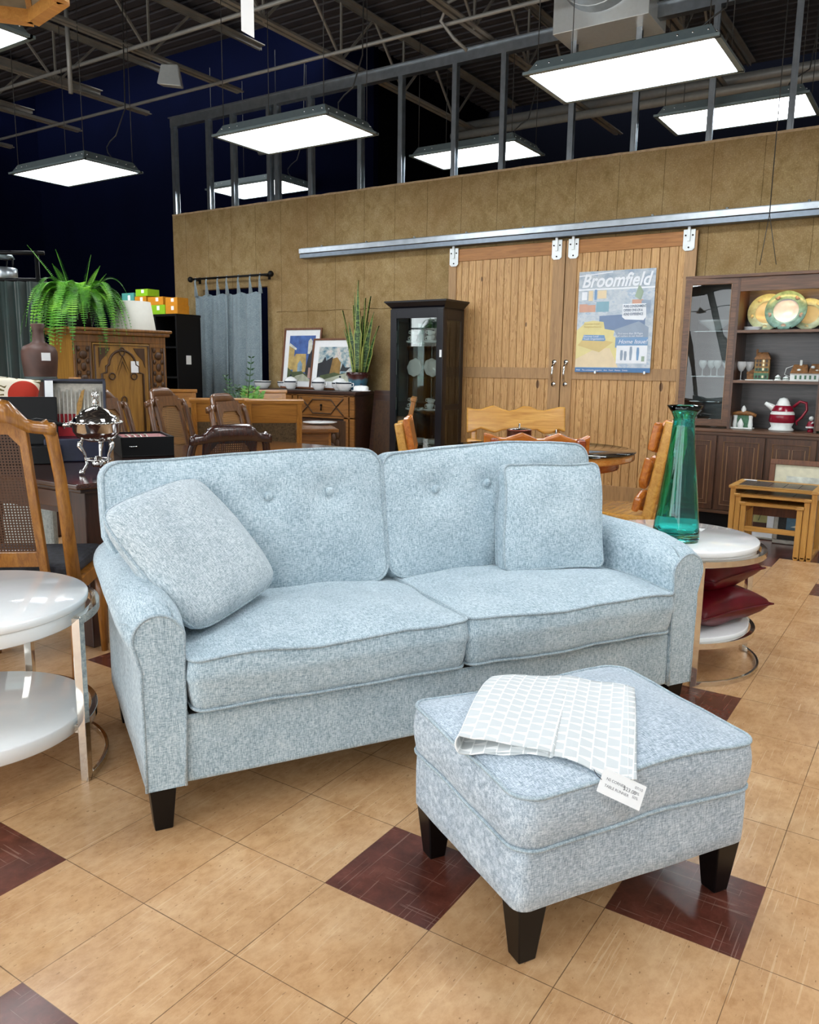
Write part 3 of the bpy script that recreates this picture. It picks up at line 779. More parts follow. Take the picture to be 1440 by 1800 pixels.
def barn_door(n, y0, y1, label, stL, stR):
    """y0 right edge, y1 left edge as seen"""
    o = bpy.data.objects.new('door_%d' % n, None); COL.objects.link(o); o.location = (6.24, y0, 0); struct(o); o['label'] = label
    W = y1 - y0; z0, z1 = .05, 2.46
    g = G(); y = .0; k = 0
    pw = .08
    while y < W - .01:
        e = min(y + pw - .004, W); g.box(.014, .034, y, e, z0 + .02, z1 - .02); y += pw
    g.box(.03, .038, .0, W, z0, z1)
    g.build('board_panel', 'pine', o, bevel=.003, seg=1)
    for a, b in ((0, stR), (W - stL, W)): G().box(0, .04, a, b, z0, z1).build('stile', 'pine_stile', o, bevel=.002)
    for a, b, c, d, nm in ((stR, W - stL, 2.34, z1, 'pine_rail'), (stR, W - stL, 1.185, 1.29, 'pine_stile'), (stR, W - stL, z0, .2, 'pine_stile')):
        G().box(.004, .03, a, b, c, d).build('rail', nm, o, bevel=.002)
    for yc in (stR / 2 + .02, W - stL / 2 - .02):
        g = G(); g.box(-.012, -.006, yc - .05, yc + .05, 2.31, 2.47); g.prism([(yc - .05, 2.312), (yc + .05, 2.312), (yc + .03, 2.292), (yc - .03, 2.292)], -.012, -.006, 'x'); g.box(-.03, -.012, yc - .012, yc + .012, 2.37, 2.50)
        h = g.build('hanger_strap', 'white_metal', o, bevel=.002)
        for dy, z in ((-.03, 2.42), (.03, 2.42), (0, 2.32)):
            G().cyl((-.017, yc + dy, z), (-.011, yc + dy, z), .007, n=10).build('bolt', 'dark_metal', h)
    return o
M['white_metal'] = plain('white_enamel_metal', '#dfe6e6', .3, .3, .03)
d1 = barn_door(1, 1.665, 2.93, 'left sliding barn door of knotty pine boards', .09, .12)
d2 = barn_door(2, .46, 1.655, 'right sliding barn door of knotty pine boards, with the poster', .11, .10)
def handle(par, y):
    g = G(); g.tube([(-.005, y, 1.15), (-.045, y, 1.17), (-.05, y, 1.24), (-.045, y, 1.31), (-.005, y, 1.33)], .011, 8)
    g.lathe([(0, 0), (.022, 0), (.022, .006), (0, .006)], 14, (0, 0, 0)) if False else None
    for z in (1.135, 1.345): g.cyl((-.0, y, z), (-.008, y, z), .022, n=14)
    g.build('door_handle', 'silver', par)
handle(d1, .06); handle(d2, 1.195 - .05)
def track():
    o = thing('door_track', 'long galvanised sliding-door track across the burlap wall', 'door track', (6.2, 0, 0))
    y0, y1 = -2.2, 4.87
    g = G(); g.box(-.05, .08, y0, y1, 2.535, 2.59); g.box(-.02, .08, y0, y1, 2.585, 2.60); g.build('upper_channel', 'galv', o, bevel=.004)
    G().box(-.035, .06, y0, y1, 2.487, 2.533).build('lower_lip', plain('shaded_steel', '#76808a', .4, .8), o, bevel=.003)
    g = G(); y = y1 - .3
    while y > y0: g.cyl((.0, y, 2.6), (.0, y, 2.615), .012, n=8); y -= .62
    g.build('mounting_bolts', 'galv', o)['kind'] = 'stuff'
track()
# ------------------------------------------------------------------ poster on the right door
def poster():
    m = N('poster_photo')
    v = m.coord(); n1 = m.noise(m.coord((1, 7, 12)), 1, 5, .65); n2 = m.noise(m.coord((1, 3, 3)), 1, 3)
    sp = m.n('ShaderNodeSeparateXYZ'); m.l(v, sp.inputs[0])
    c = m.ramp(n1, [(.3, '#8799ad'), (.45, '#a3b2bf'), (.55, '#b9c3c8'), (.62, '#93a9c0'), (.75, '#cfd6d6')])
    m.set(Base_Color=c, Roughness=.3, Coat_Weight=.3); M['poster'] = m.mat
    cols = dict(p_yellow='#d8cd8d', p_yellow2='#cdb777', p_blue='#6f97bf', p_orange='#c99c86', p_teal='#7fa9b8', p_navy='#6d84a5', p_white='#e3e9ee', p_text='#6e7f93', p_grey='#8c9db0', p_cream='#dccba6', p_green='#93a893', p_deep='#3f74a8')
    for k, c in cols.items(): M[k] = plain(k, c, .35, var=.05, scale=12)
    o = thing('poster', 'large pale magazine-cover poster hung on the right barn door', 'poster', (6.222, 1.505, 1.255)); o.rotation_euler = (0, 0, 0)
    W, H = .713, .91          # local y runs negative to the right
    G().box(-.001, .001, -W, 0, 0, H).build('sheet', 'poster', o)
    dz = [0]
    def q(pts, mat, d, nm='printed_shape'):
        g = G(); dz[0] += 1; e = .0012 + dz[0] * .00008; g.prism([(-a * W, b * H) for a, b in pts], -e - .00004, -e, 'x'); return g.build(nm, mat, o)
    def rc(a0, a1, b0, b1): return [(a0, b0), (a1, b0), (a1, b1), (a0, b1)]
    q(rc(0, 1, .0, .045), 'p_deep', 1, 'footer_band')
    q([(.0, .09), (.0, .42), (.12, .50), (.52, .47), (.50, .36), (.62, .30), (.55, .10)], 'p_yellow', 1, 'yellow_sofa')
    q([(0, .05), (0, .13), (.28, .24), (.46, .24), (.58, .05)], 'p_cream', 2, 'orange_cushion')
    q([(.02, .27), (.12, .36), (.5, .30), (.32, .20)], 'p_yellow2', 2, 'sofa_shadow')
    q([(.3, .56), (.3, .44), (.62, .40), (.9, .43), (.9, .54), (.62, .57)], 'p_navy', 1, 'blue_sofa')
    q([(.5, .42), (.82, .50), (.95, .44), (.95, .30), (.6, .30)], 'p_grey', 1, 'grey_armchair')
    q(rc(.02, .13, .60, .68), 'p_orange', 1); q(rc(.13, .24, .60, .67), 'p_orange', 1); q(rc(.25, .42, .60, .70), 'p_teal', 1)
    q(rc(.0, 1, .815, .83), 'p_white', 1); q([(.0, .95), (.45, .98), (.45, .99), (0, .96)], 'p_white', 1)
    q(rc(.05, .12, .72, .80), 'p_white', 1); q(rc(.14, .20, .71, .81), 'p_cream', 1); q(rc(.22, .25, .72, .82), 'p_blue', 1); q(rc(.26, .38, .73, .81), 'p_cream', 1)
    q(rc(.72, .86, .66, .71), 'p_orange', 1); q(rc(.84, .96, .58, .70), 'p_grey', 1)
    q([(.75, .74), (.8, .86), (.86, .78), (.83, .70)], 'p_green', 1)
    q([(.07, .42), (.1, .50), (.22, .515), (.36, .50), (.38, .43), (.2, .425)], 'p_yellow', 3, 'yellow_callout')
    q([(.08, .32), (.10, .375), (.38, .37), (.40, .32), (.38, .31)], 'p_blue', 3, 'blue_callout')
    q([(.60, .545), (.60, .67), (.90, .67), (.91, .545), (.88, .51), (.64, .52)], 'p_white', 2, 'white_callout')
    q(rc(.53, .95, .245, .345), 'p_blue', 3, 'blue_panel'); q(rc(.55, .95, .09, .265), 'p_white', 3, 'white_panel')
    for a, h in ((.62, .10), (.67, .09), (.74, .135), (.83, .125)):
        q([(a - .012, .12), (a + .012, .12), (a + .02, .12 + h * .6), (a + .014, .12 + h), (a - .014, .12 + h), (a - .018, .12 + h * .6)], 'p_grey' if a < .8 else 'p_blue', 4, 'printed_figure')
    q(rc(.88, .92, .11, .16), 'p_green', 4)
    for s in (((.33 - .28), .96, .86, .93),): pass
    R = (PI / 2, 0, -PI / 2)
    def tx(s, a, b, size, mat, shear=0, sx=1, off=0): text(s, size, mat, o, (-.0055, -a * W, b * H), R, shear=shear, sx=sx, off=off)
    tx('Broomfield', .04, .845, .165, 'p_white', .3, .86, .004)
    for i, s in enumerate(('PURE CONSIGNMENT', 'OFFERS ONE-OF-A', '-KIND EXPERIENCE')): tx(s, .615, .635 - i * .038, .032, 'p_text', 0, .66, .0006)
    tx('Summer Local', .10, .475, .026, 'p_yellow2'); tx('Neighborhoods', .10, .445, .026, 'p_yellow2')
    tx('Discover Local', .10, .350, .024, 'p_white'); tx('Youth Organizations', .10, .325, .024, 'p_white')
    tx('Find more than 20 Pages', .56, .375, .023, 'p_white'); tx('of realtors in our Annual', .56, .350, .023, 'p_white')
    tx('Home Issue!', .57, .285, .052, 'p_white', .3)
    tx('FREE   The community magazine   Arts   Food   Homes   Events', .02, .014, .019, 'p_white')
    for a in (.28, .93): G().box(-.006, .0, -a * W - .008, -a * W + .008, -.012, .012).build('clip', 'white_metal', o)
poster()
# ------------------------------------------------------------------ curtained doorway
M['curtain'] = fabric('slate_blue_curtain', '#6f7f87', '#8a9ba2', '#a5b3b8', .8, big=.12, yz=True)
def curtain():
    o = thing('curtain_rod', 'black curtain rod with round finials on the burlap wall', 'curtain rod', (6.20, 0, 2.345))
    G().tube([(0, 5.40, -.004), (0, 6.70, .0)], .013, 10).build('rod', 'black', o)
    for y in (5.35, 6.73): G().ball((0, y, 0), .036, 14).build('finial', 'black', o)
    for y in (5.46, 6.66):
        g = G(); g.bar((.0, y, -.01), (.10, y, -.01), .012, .02); g.box(.085, .10, y - .015, y + .015, -.05, .03); g.build('bracket', 'black', o)
    c = thing('curtain', 'grey-blue tab-top curtain in two panels covering the doorway', 'curtain', (6.20, 0, 0))
    for y0, y1 in ((6.655, 6.06), (6.08, 5.485)):
        g = G(); 
        def fn(i, j):
            z = 2.155 - j * 2.08; s = i * (y1 - y0); f = .02 + .02 * j
            x = f * math.sin(i * 17 + j * 1.2) + .012 * math.sin(i * 31 + y0) - .02 * j
            scal = .02 * (1 - j) ** 8 * abs(math.sin(i * PI * 2.5)) * 1.3
            return (x, y0 + s * (1 + .02 * math.sin(j * 3)) , z - scal)
        g.grid(fn, 60, 24); p = g.build('panel', 'curtain', c)
        for k in range(3 if y0 > 6.3 else 4):
            y = y0 + (y1 - y0) * (k + (.12 if y0 > 6.3 else .02)) / 3; y = min(max(y, 5.52), 6.64)
            g = G(); g.add([(.0, y - .035, 2.13), (.0, y + .035, 2.13), (-.016, y + .012, 2.30), (-.016, y - .012, 2.30), (-.004, y + .01, 2.362), (-.004, y - .01, 2.362), (.016, y + .01, 2.33), (.016, y - .01, 2.33)], [(0, 1, 2, 3), (3, 2, 4, 5), (5, 4, 6, 7)], True)
            g.build('tab', 'curtain', p, solid=.003)
curtain()
# ------------------------------------------------------------------ sideboard near the wall
M['oldoak'] = wood('golden_oak', '#5f3a17', '#99672f', 1, 1.4, .35, coat=.3)
M['walnutdark'] = wood('dark_walnut', '#1d110c', '#43291d', 1, 1.2, .35, coat=.3)
M['carve'] = wood('carved_dark_oak', '#23140a', '#4e3216', 2, 3, .5, bump=.6)
def sideboard():
    o = thing('sideboard', 'antique sideboard with carved doors and lozenge drawers, crockery on top', 'sideboard', (5.80, 3.80, 0))
    L = 1.68; D = .46
    G().box(-.03, D, -.03, L + .03, .985, 1.015).box(-.015, D, -.015, L + .015, .970, .985).build('top', 'walnutdark', o, bevel=.004)
    g = G(); g.box(.01, D - .01, 0, L, .28, .97); g.build('carcass', 'walnutdark', o)
    g = G()
    for y in (0, .08, .80, .88, L - .07): g.box(-.012, .012, y, y + .06, .05, .97)
    for z in (.72, .28, .955): g.box(-.012, .012, 0, L, z, z + .02)
    g.build('face_frame', 'oldoak', o, bevel=.003)
    for a in (.10, .92):
        b = a + .68
        dr = G().box(-.014, .01, a, b, .745, .95).build('drawer', 'oldoak', o, bevel=.003)
        c = (a + b) / 2
        hexa = [(c - .20, .845), (c - .13, .92), (c + .13, .92), (c + .20, .845), (c + .13, .77), (c - .13, .77)]
        g = G(); g.tube([(-.017, y, z) for y, z in hexa], .008, 5, closed=True)
        for s in (-1, 1):
            for t in (-1, 1): g.tube([(-.017, c + s * .20, .845), (-.017, c + s * .30, .845 + t * .09)], .008, 5)
        g.build('lozenge_moulding', 'carve', dr)
        g = G(); g.ball((-.03, c, .86), .014, 8); g.tube([(-.03, c, .86), (-.032, c, .80)], [.006, .010], 6); g.build('drop_pull', 'dark_metal', dr)
        for k in (0, 1):
            a2 = a + .01 + k * .34; d = G().box(-.014, .01, a2, a2 + .32, .31, .70).build('door', 'carve', o, bevel=.003)
            g = G()
            for r in range(5):
                q = r * 2 * PI / 5; g.ball((-.018, a2 + .16 + .06 * math.cos(q), .50 + .09 * math.sin(q)), (.012, .035, .05), 8)
            g.ball((-.02, a2 + .16, .5), (.014, .04, .06), 8); g.build('carving', 'carve', d)
    for x in (.03, D - .04):
        for y in (.04, L / 2, L - .04):
            G().lathe([(.02, 0), (.035, .02), (.025, .06), (.045, .16), (.03, .24), (.04, .28)], 14, (x, y, 0)).build('leg', 'walnutdark', o)
sideboard()
def leaning_panel():
    o = G().hexa([(-.03, -.42, 0), (.0, -.42, 0), (.0, 0, 0), (-.03, 0, 0)], [(.12, -.30, 1.03), (.15, -.30, 1.03), (.15, .0, 1.03), (.12, .0, 1.03)])
    p = o.build('table_leaf', 'walnutdark', bevel=.004); p.location = (5.95, 3.74, 0)
    tag(p, 'dark brown wooden panel leaning on the wall beside the sideboard', 'panel')
    G().hexa([(-.036, -.34, .12), (-.03, -.34, .12), (-.03, -.08, .12), (-.036, -.08, .12)], [(.088, -.27, .92), (.094, -.27, .92), (.094, -.05, .92), (.088, -.05, .92)]).build('raised_field', 'carve', p)
leaning_panel()
# framed pictures leaning on the wall
def picture(label, loc, w, h, fw_, fmat, mw, art, lean=.12, rz=0, depth=.02, name='framed_picture', mmat='paper'):
    """loc: lower right corner as seen from the camera; local y to the left, z up, face towards -x"""
    o = thing(name, label, 'picture', loc); o.rotation_euler = (0, lean, rz)
    for a in ((0, w, 0, fw_), (0, w, h - fw_, h), (0, fw_, fw_, h - fw_), (w - fw_, w, fw_, h - fw_)):
        G().box(-depth, 0, a[0], a[1], a[2], a[3]).build('frame', fmat, o, bevel=.003)
    G().box(-depth * .4, -.001, fw_ * .5, w - fw_ * .5, fw_ * .5, h - fw_ * .5).build('mat_board', mmat, o)
    y0, y1, z0, z1 = fw_ + mw, w - fw_ - mw, fw_ + mw, h - fw_ - mw
    p = G().box(-depth * .4 - .001, -depth * .4, y0, y1, z0, z1).build('painting', art['bg'], o)
    for k, (mat, pts) in enumerate(art['s']):
        g = G(); d = depth * .4 + .0012 + k * .0003
        g.prism([(y1 - a * (y1 - y0), z0 + b * (z1 - z0)) for a, b in pts], -d - .0002, -d, 'x'); g.build('painted_shape', mat, p)
    return o
for k, c in dict(a_sky='#3d5f9f', a_sky2='#7d98a8', a_sand='#b49a5c', a_sand2='#8b6c36', a_dark='#20242a', a_green='#44502f', a_pale='#ccd0c4', a_road='#a3a693', a_pink='#b08d84', a_brown='#3f2418', a_olive='#99945f', a_grey='#77757c', a_sea='#4d6c7c', a_night='#3b4248').items():
    m = N(k); m.set(Base_Color=m.ramp(m.noise(m.coord(), 14, 4, .6), [(.3, tuple(x * .7 for x in lin(c)[:3])), (.7, tuple(min(1, x * 1.3) for x in lin(c)[:3]))]), Roughness=.5); M[k] = m.mat
def cloud():
    m = N('painted_clouds'); m.set(Base_Color=m.ramp(m.noise(m.coord((1, 5, 7)), 2.2, 4, .6), [(.35, '#3f6f86'), (.5, '#a9b7b6'), (.62, '#d9cfc6'), (.75, '#36597e')]), Roughness=.5); M['a_cloud'] = m.mat
cloud()
artA = dict(bg='a_sky', s=[('a_sand', [(.0, .25), (.0, .78), (.22, .72), (.22, .25)]), ('a_pale', [(0, .78), (.02, .84), (.30, .72), (.28, .68)]), ('a_sand', [(.2, .2), (.2, .5), (.28, .6), (.68, .6), (.72, .2)]), ('a_sky2', [(.38, .2), (.38, .38), (.47, .46), (.56, .38), (.56, .2)]),
    ('a_dark', [(.68, .2), (.78, .55), (.85, .75), (1, .85), (1, .1), (.75, .1)]), ('a_pale', [(.74, .6), (.74, .88), (.82, .94), (.9, .88), (.9, .7), (.82, .6)]), ('a_green', [(0, 0), (0, .3), (.2, .2), (.55, .22), (.8, .12), (.8, 0)]), ('a_road', [(.1, 0), (.35, .12), (.62, .16), (.95, .02), (.95, 0)]), ('a_pink', [(.8, .08), (.81, .3), (.88, .3), (.9, .06)])])
artB = dict(bg='a_cloud', s=[('a_dark', [(0, .1), (0, .52), (.12, .56), (.2, .72), (.24, .6), (.42, .72), (.42, .2)]), ('a_sand2', [(.36, .2), (.42, .66), (.55, .70), (.66, .55), (.66, .2)]), ('a_green', [(0, .06), (0, .14), (.5, .26), (.66, .22), (.8, .25), (1, .2), (1, .0), (0, 0)]), ('a_road', [(.05, 0), (.5, .14), (1, .3), (1, 0)]), ('a_dark', [(.66, .3), (.72, .52), (.8, .4), (.95, .42), (.84, .3)])])
M['frame_brown'] = wood('brown_frame', '#4d2c18', '#7b4a2a', 2, 2, .4)
picture('tall framed painting of an archway under blue sky on the sideboard', (6.12, 4.57, 1.018), .555, .70, .022, 'frame_brown', .065, artA, .14, .03)
picture('wide framed painting of ruins and clouds on the sideboard', (6.02, 3.93, 1.018), .70, .575, .020, 'frame_brown', .075, artB, .16, -.03)
# snake plant
def snake_plant():
    o = thing('snake_plant', 'tall snake plant in a blue-glazed pot on the sideboard', 'potted plant', (6.02, 3.92, 1.016))
    m = N('blue_drip_glaze'); sp = m.n('ShaderNodeSeparateXYZ'); m.l(m.coord(), sp.inputs[0])
    z = m.math('ADD', sp.outputs[2], m.math('MULTIPLY', m.noise(m.coord(), 18, 2), .06))
    m.set(Base_Color=m.ramp(m.math('MULTIPLY', z, 4), [(.3, '#2d5670'), (.58, '#48768a'), (.7, '#5a2f2a'), (.85, '#371b1b')]), Roughness=.2)
    G().lathe([(0, 0), (.075, 0), (.09, .03), (.118, .155), (.13, .165), (.13, .20), (.118, .205), (.112, .19), (0, .185)], 32).build('pot', m.mat, o)
    m = N('snake_leaf'); w = m.noise(m.coord((18, 18, 42)), 1, 3, .6, .8)
    m.set(Base_Color=m.ramp(w, [(.38, '#16300f'), (.52, '#2f4f22'), (.66, '#6a8a45')]), Roughness=.4); M['snakeleaf'] = m.mat
    M['snake_edge'] = plain('yellow_leaf_edge', '#a9b25b', .5)
    rnd = random.Random(3)
    L = [(-.40, .62), (-.12, .78), (.05, .88), (.18, .72), (.26, .74), (.42, .60), (-.25, .50), (-.02, .60), (.1, .55), (-.55, .45), (.62, .48), (0, .7), (-.18, .66), (.3, .5)]
    for i, (lean, ln) in enumerate(L):
        by, bx = lean * .10, rnd.uniform(-.05, .05); tw = rnd.uniform(-1, 1); w = rnd.uniform(.024, .036); ln *= 1.12; g = G(); n = 14; vs = []
        dx = rnd.uniform(-.25, .1)
        for k in range(n + 1):
            t = k / n; ww = w * (1 - t ** 3) * (.6 + .9 * min(1, t * 2.2) if t < .45 else 1.0)
            s = -lean * .35 * ln * (t + .6 * t * t); c = (bx + dx * .3 * t * t * ln, by * -1 + s, .18 + ln * t * math.cos(lean * .5)); a = tw + t * .7
            for e, dd in ((-1, 0), (-.8, .0), (0, .012), (.8, 0), (1, 0)): vs.append((c[0] + ww * e * math.sin(a) + dd * math.cos(a), c[1] + ww * e * math.cos(a) - dd * math.sin(a), c[2]))
        fs = [(k * 5 + j, k * 5 + j + 1, k * 5 + j + 6, k * 5 + j + 5) for k in range(n) for j in range(4)]
        g.add(vs, fs, True); g.m = [1 if (q % 4) in (0, 3) else 0 for q in range(len(fs))]
        g.build('leaf', ['snakeleaf', 'snake_edge'], o, solid=.003)
snake_plant()
# crockery on the sideboard
M['rim'] = plain('navy_rim_glaze', '#27323f', .2)
def lidded(o, r, h, lid=True, handles=2, oval=1.0):
    G().lathe([(0, 0), (r * .6, 0), (r * .65, .008), (r * .95, h * .45), (r, h * .9), (r * 1.02, h), (r * .96, h), (r * .9, h * .6), (0, h * .5)], 28, sx=oval).build('bowl', 'white_ceramic', o)
    G().lathe([(r * 1.005, h * .78), (r * 1.022, h * .8), (r * 1.03, h * .92), (r * 1.02, h * .94)], 28, sx=oval).build('rim_band', 'rim', o)
    if lid:
        l = G().lathe([(r * .98, h), (r * .9, h + .012), (r * .5, h + .035), (r * .12, h + .045), (0, h + .046)], 28, sx=oval).build('lid', 'white_ceramic', o)
        G().ball((0, 0, h + .056), .012, 10).build('knob', 'rim', l)
    for s in ([-1, 1][:handles]):
        G().tube([(0, s * r * .95, h * .45), (0, s * (r + .028), h * .55), (0, s * (r + .028), h * .85), (0, s * r * .98, h * .85)], .005, 6).build('handle', 'white_ceramic', o)
def crock(y, x, r, h, label, **k):
    o = thing('crockery', label, 'dish', (x, y, 1.0165)); lidded(o, r * 1.12, h * 1.15, **k); o['group'] = 'white crockery on the sideboard'; return o
crock(5.30, 5.98, .088, .075, 'white bowl with dark rim at the left end of the sideboard top', lid=False, handles=0)
crock(5.12, 6.16, .075, .07, 'plain white dish at the back between two sideboard bowls', lid=False, handles=0)
crock(4.86, 5.98, .068, .085, 'lidded white sugar bowl second from the left on the sideboard')
crock(4.52, 6.06, .066, .08, 'lidded white pot at the back in front of the archway painting')
crock(4.40, 5.93, .070, .085, 'lidded white pot right in front of the archway painting')
crock(4.18, 6.03, .08, .08, 'wide lidded white tureen between the two paintings')
crock(4.03, 5.92, .085, .085, 'two-handled white soup tureen before the ruins painting', lid=False)
o = thing('butter_dish', 'long white lidded butter dish near the snake plant pot', 'dish', (5.90, 3.995 - .22, 1.0165)); o.location = (5.92, 3.97 - .165, 1.0165)
G().lathe([(0, 0), (.06, 0), (.075, .01), (.07, .014), (0, .012)], 28, sx=1, sy=1.7).build('plate', 'white_ceramic', o); G().lathe([(.055, .014), (.055, .045), (.045, .06), (0, .065)], 28, sy=1.7).build('cover', 'white_ceramic', o)
G().ball((0, 0, .075), .012).build('knob', 'rim', o)
# ------------------------------------------------------------------ black display cabinet
M['bcab'] = plain('black_blue_lacquer', '#0b0b14', .28, var=.1)
M['pane'] = thin_glass('clear_pane', '#f0f6f4', .02)
M['mirror'] = plain('mirror_back', '#dfe5e6', .02, 1.0, .0)
M['shelfglass'] = thin_glass('glass_shelf', '#cfe3dc', .10)
def display_cabinet():
    X, Y = 5.79, 2.70; A = math.radians(-1.5); W, D, H = .635, .37, 1.86
    o = thing('display_cabinet', 'slim black glazed display cabinet in front of the left barn door', 'display cabinet', (X, Y, 0), A)
    t = .055
    def at_(y, x, z): 
        c, s = math.cos(A), math.sin(A); return (X + c * x - s * y, Y + s * x + c * y, z)
    g = G(); g.hexa([(0, 0, H), (D, 0, H), (D, W, H), (0, W, H)], [(-.05, -.05, H + .055), (D + .01, -.05, H + .055), (D + .01, W + .05, H + .055), (-.05, W + .05, H + .055)]); g.box(-.055, D + .01, -.055, W + .055, H + .055, H + .07); g.build('cornice', 'bcab', o)
    for x in (0, D - t):
        for y in (0, W - t): G().box(x, x + t, y, y + t, 0, H).build('corner_post', 'bcab', o, bevel=.003)
    G().box(0, D, 0, W, 0, .22).build('plinth', 'bcab', o, bevel=.003); G().box(0, D, 0, W, H - .02, H).build('roof_board', 'bcab', o)
    dr = G().box(-.02, -.002, .0, .075, .24, H - .01).box(-.02, -.002, W - .075, W, .24, H - .01).box(-.02, -.002, .075, W - .075, H - .10, H - .01).box(-.02, -.002, .075, W - .075, .24, .32).build('door', 'bcab', o, bevel=.003)
    G().box(-.012, -.008, .075, W - .075, .32, H - .10).build('pane', 'pane', dr)
    for y in (.002, W - .006): 
        fr = G().box(t, D - t, y - .002, y + .004, H - .12, H - .0).box(t, D - t, y - .002, y + .004, .86, .915).box(t, D - t, y - .002, y + .004, .2, .26).build('side_rail', 'bcab', o)
        G().box(t, D - t, y, y + .004, .26, H - .12).build('side_pane', 'pane', fr)
    b = G().box(D - .012, D - .004, t, W - t, .2, H).build('back_panel', 'mirror', o)
    G().box(D - .03, D - .012, W * .42, W * .42 + .07, .2, H).box(D - .03, D - .012, t, W - t, .87, .91).build('back_stile', 'bcab', b)
    for z in (1.52, 1.18, .84, .5): G().box(.02, D - .02, .01, W - .01, z - .008, z).build('glass_shelf', 'shelfglass', o)
    def cup(par, x, y, z, r=.042, h=.055, tilt=0):
        g = G(); g.T = T4((x, y, z), tilt)
        g.lathe([(0, 0), (r * .55, 0), (r * .9, h * .5), (r, h), (r * .93, h), (r * .8, h * .5), (0, h * .15)], 22); g.tube([(0, r * .9, h * .8), (0, r * 1.5, h * .75), (0, r * 1.45, h * .3), (0, r * .8, h * .3)], .004, 6); return g.build('cup', 'white_ceramic', par)
    def saucer(par, x, y, z, r=.07): return G().lathe([(0, 0), (r * .5, 0), (r, .012), (r * .98, .015), (r * .4, .006), (0, .006)], 26, (x, y, z)).build('saucer', 'white_ceramic', par)
    def stack(y, z, label, n=2, pl=2):
        q = thing('cup_stack', label, 'cups', at_(y, .14, z), A)
        for k in range(pl): saucer(q, 0, 0, k * .009, .075)
        for k in range(n): cup(q, 0, 0, pl * .009 + k * .05, tilt=.25 if k else 0)
        return q
    stack(.46, 1.521, 'stacked white cups at left of the cabinet top shelf'); stack(.25, 1.521, 'stacked white cups at right of the cabinet top shelf')
    stack(.46, .841, 'stacked teacups on saucers, left on the fourth cabinet shelf'); stack(.24, .841, 'stacked teacups on saucers, right on the fourth cabinet shelf'); stack(.12, .841, 'single white teacup at far right on the fourth cabinet shelf', 1)
    for y, lab, rz in ((.47, 'scalloped white plate standing on the second shelf, left', 0), (.27, 'scalloped white plate standing on the second shelf, turned side-on', 1.0)):
        q = G(); q.lathe([(0, 0), (.05, 0), (.092, .014), (.09, .018), (.045, .006), (0, .005)], 48, fl=lambda a, z, r: r * (1 + .04 * math.cos(8 * a) * (r > .06)))
        p = q.build('plate', 'white_ceramic'); p.location = at_(y, .2, 1.181 + .095); p.rotation_euler = (0, -PI / 2 + .15, A + rz); tag(p, lab, 'plate', 'scalloped plates in the display cabinet')
    for y, lab in ((.4, 'small pile of white saucers, left on the lower cabinet shelf'), (.2, 'small pile of white saucers, right on the lower cabinet shelf')):
        q = thing('saucer_pile', lab, 'saucers', at_(y, .15, .501), A)
        for k in range(5): saucer(q, 0, 0, k * .01, .08)
    G().box(-.021, -.0205, .01, .035, 1.38, 1.45).build('price_label', 'paper', o)
display_cabinet()
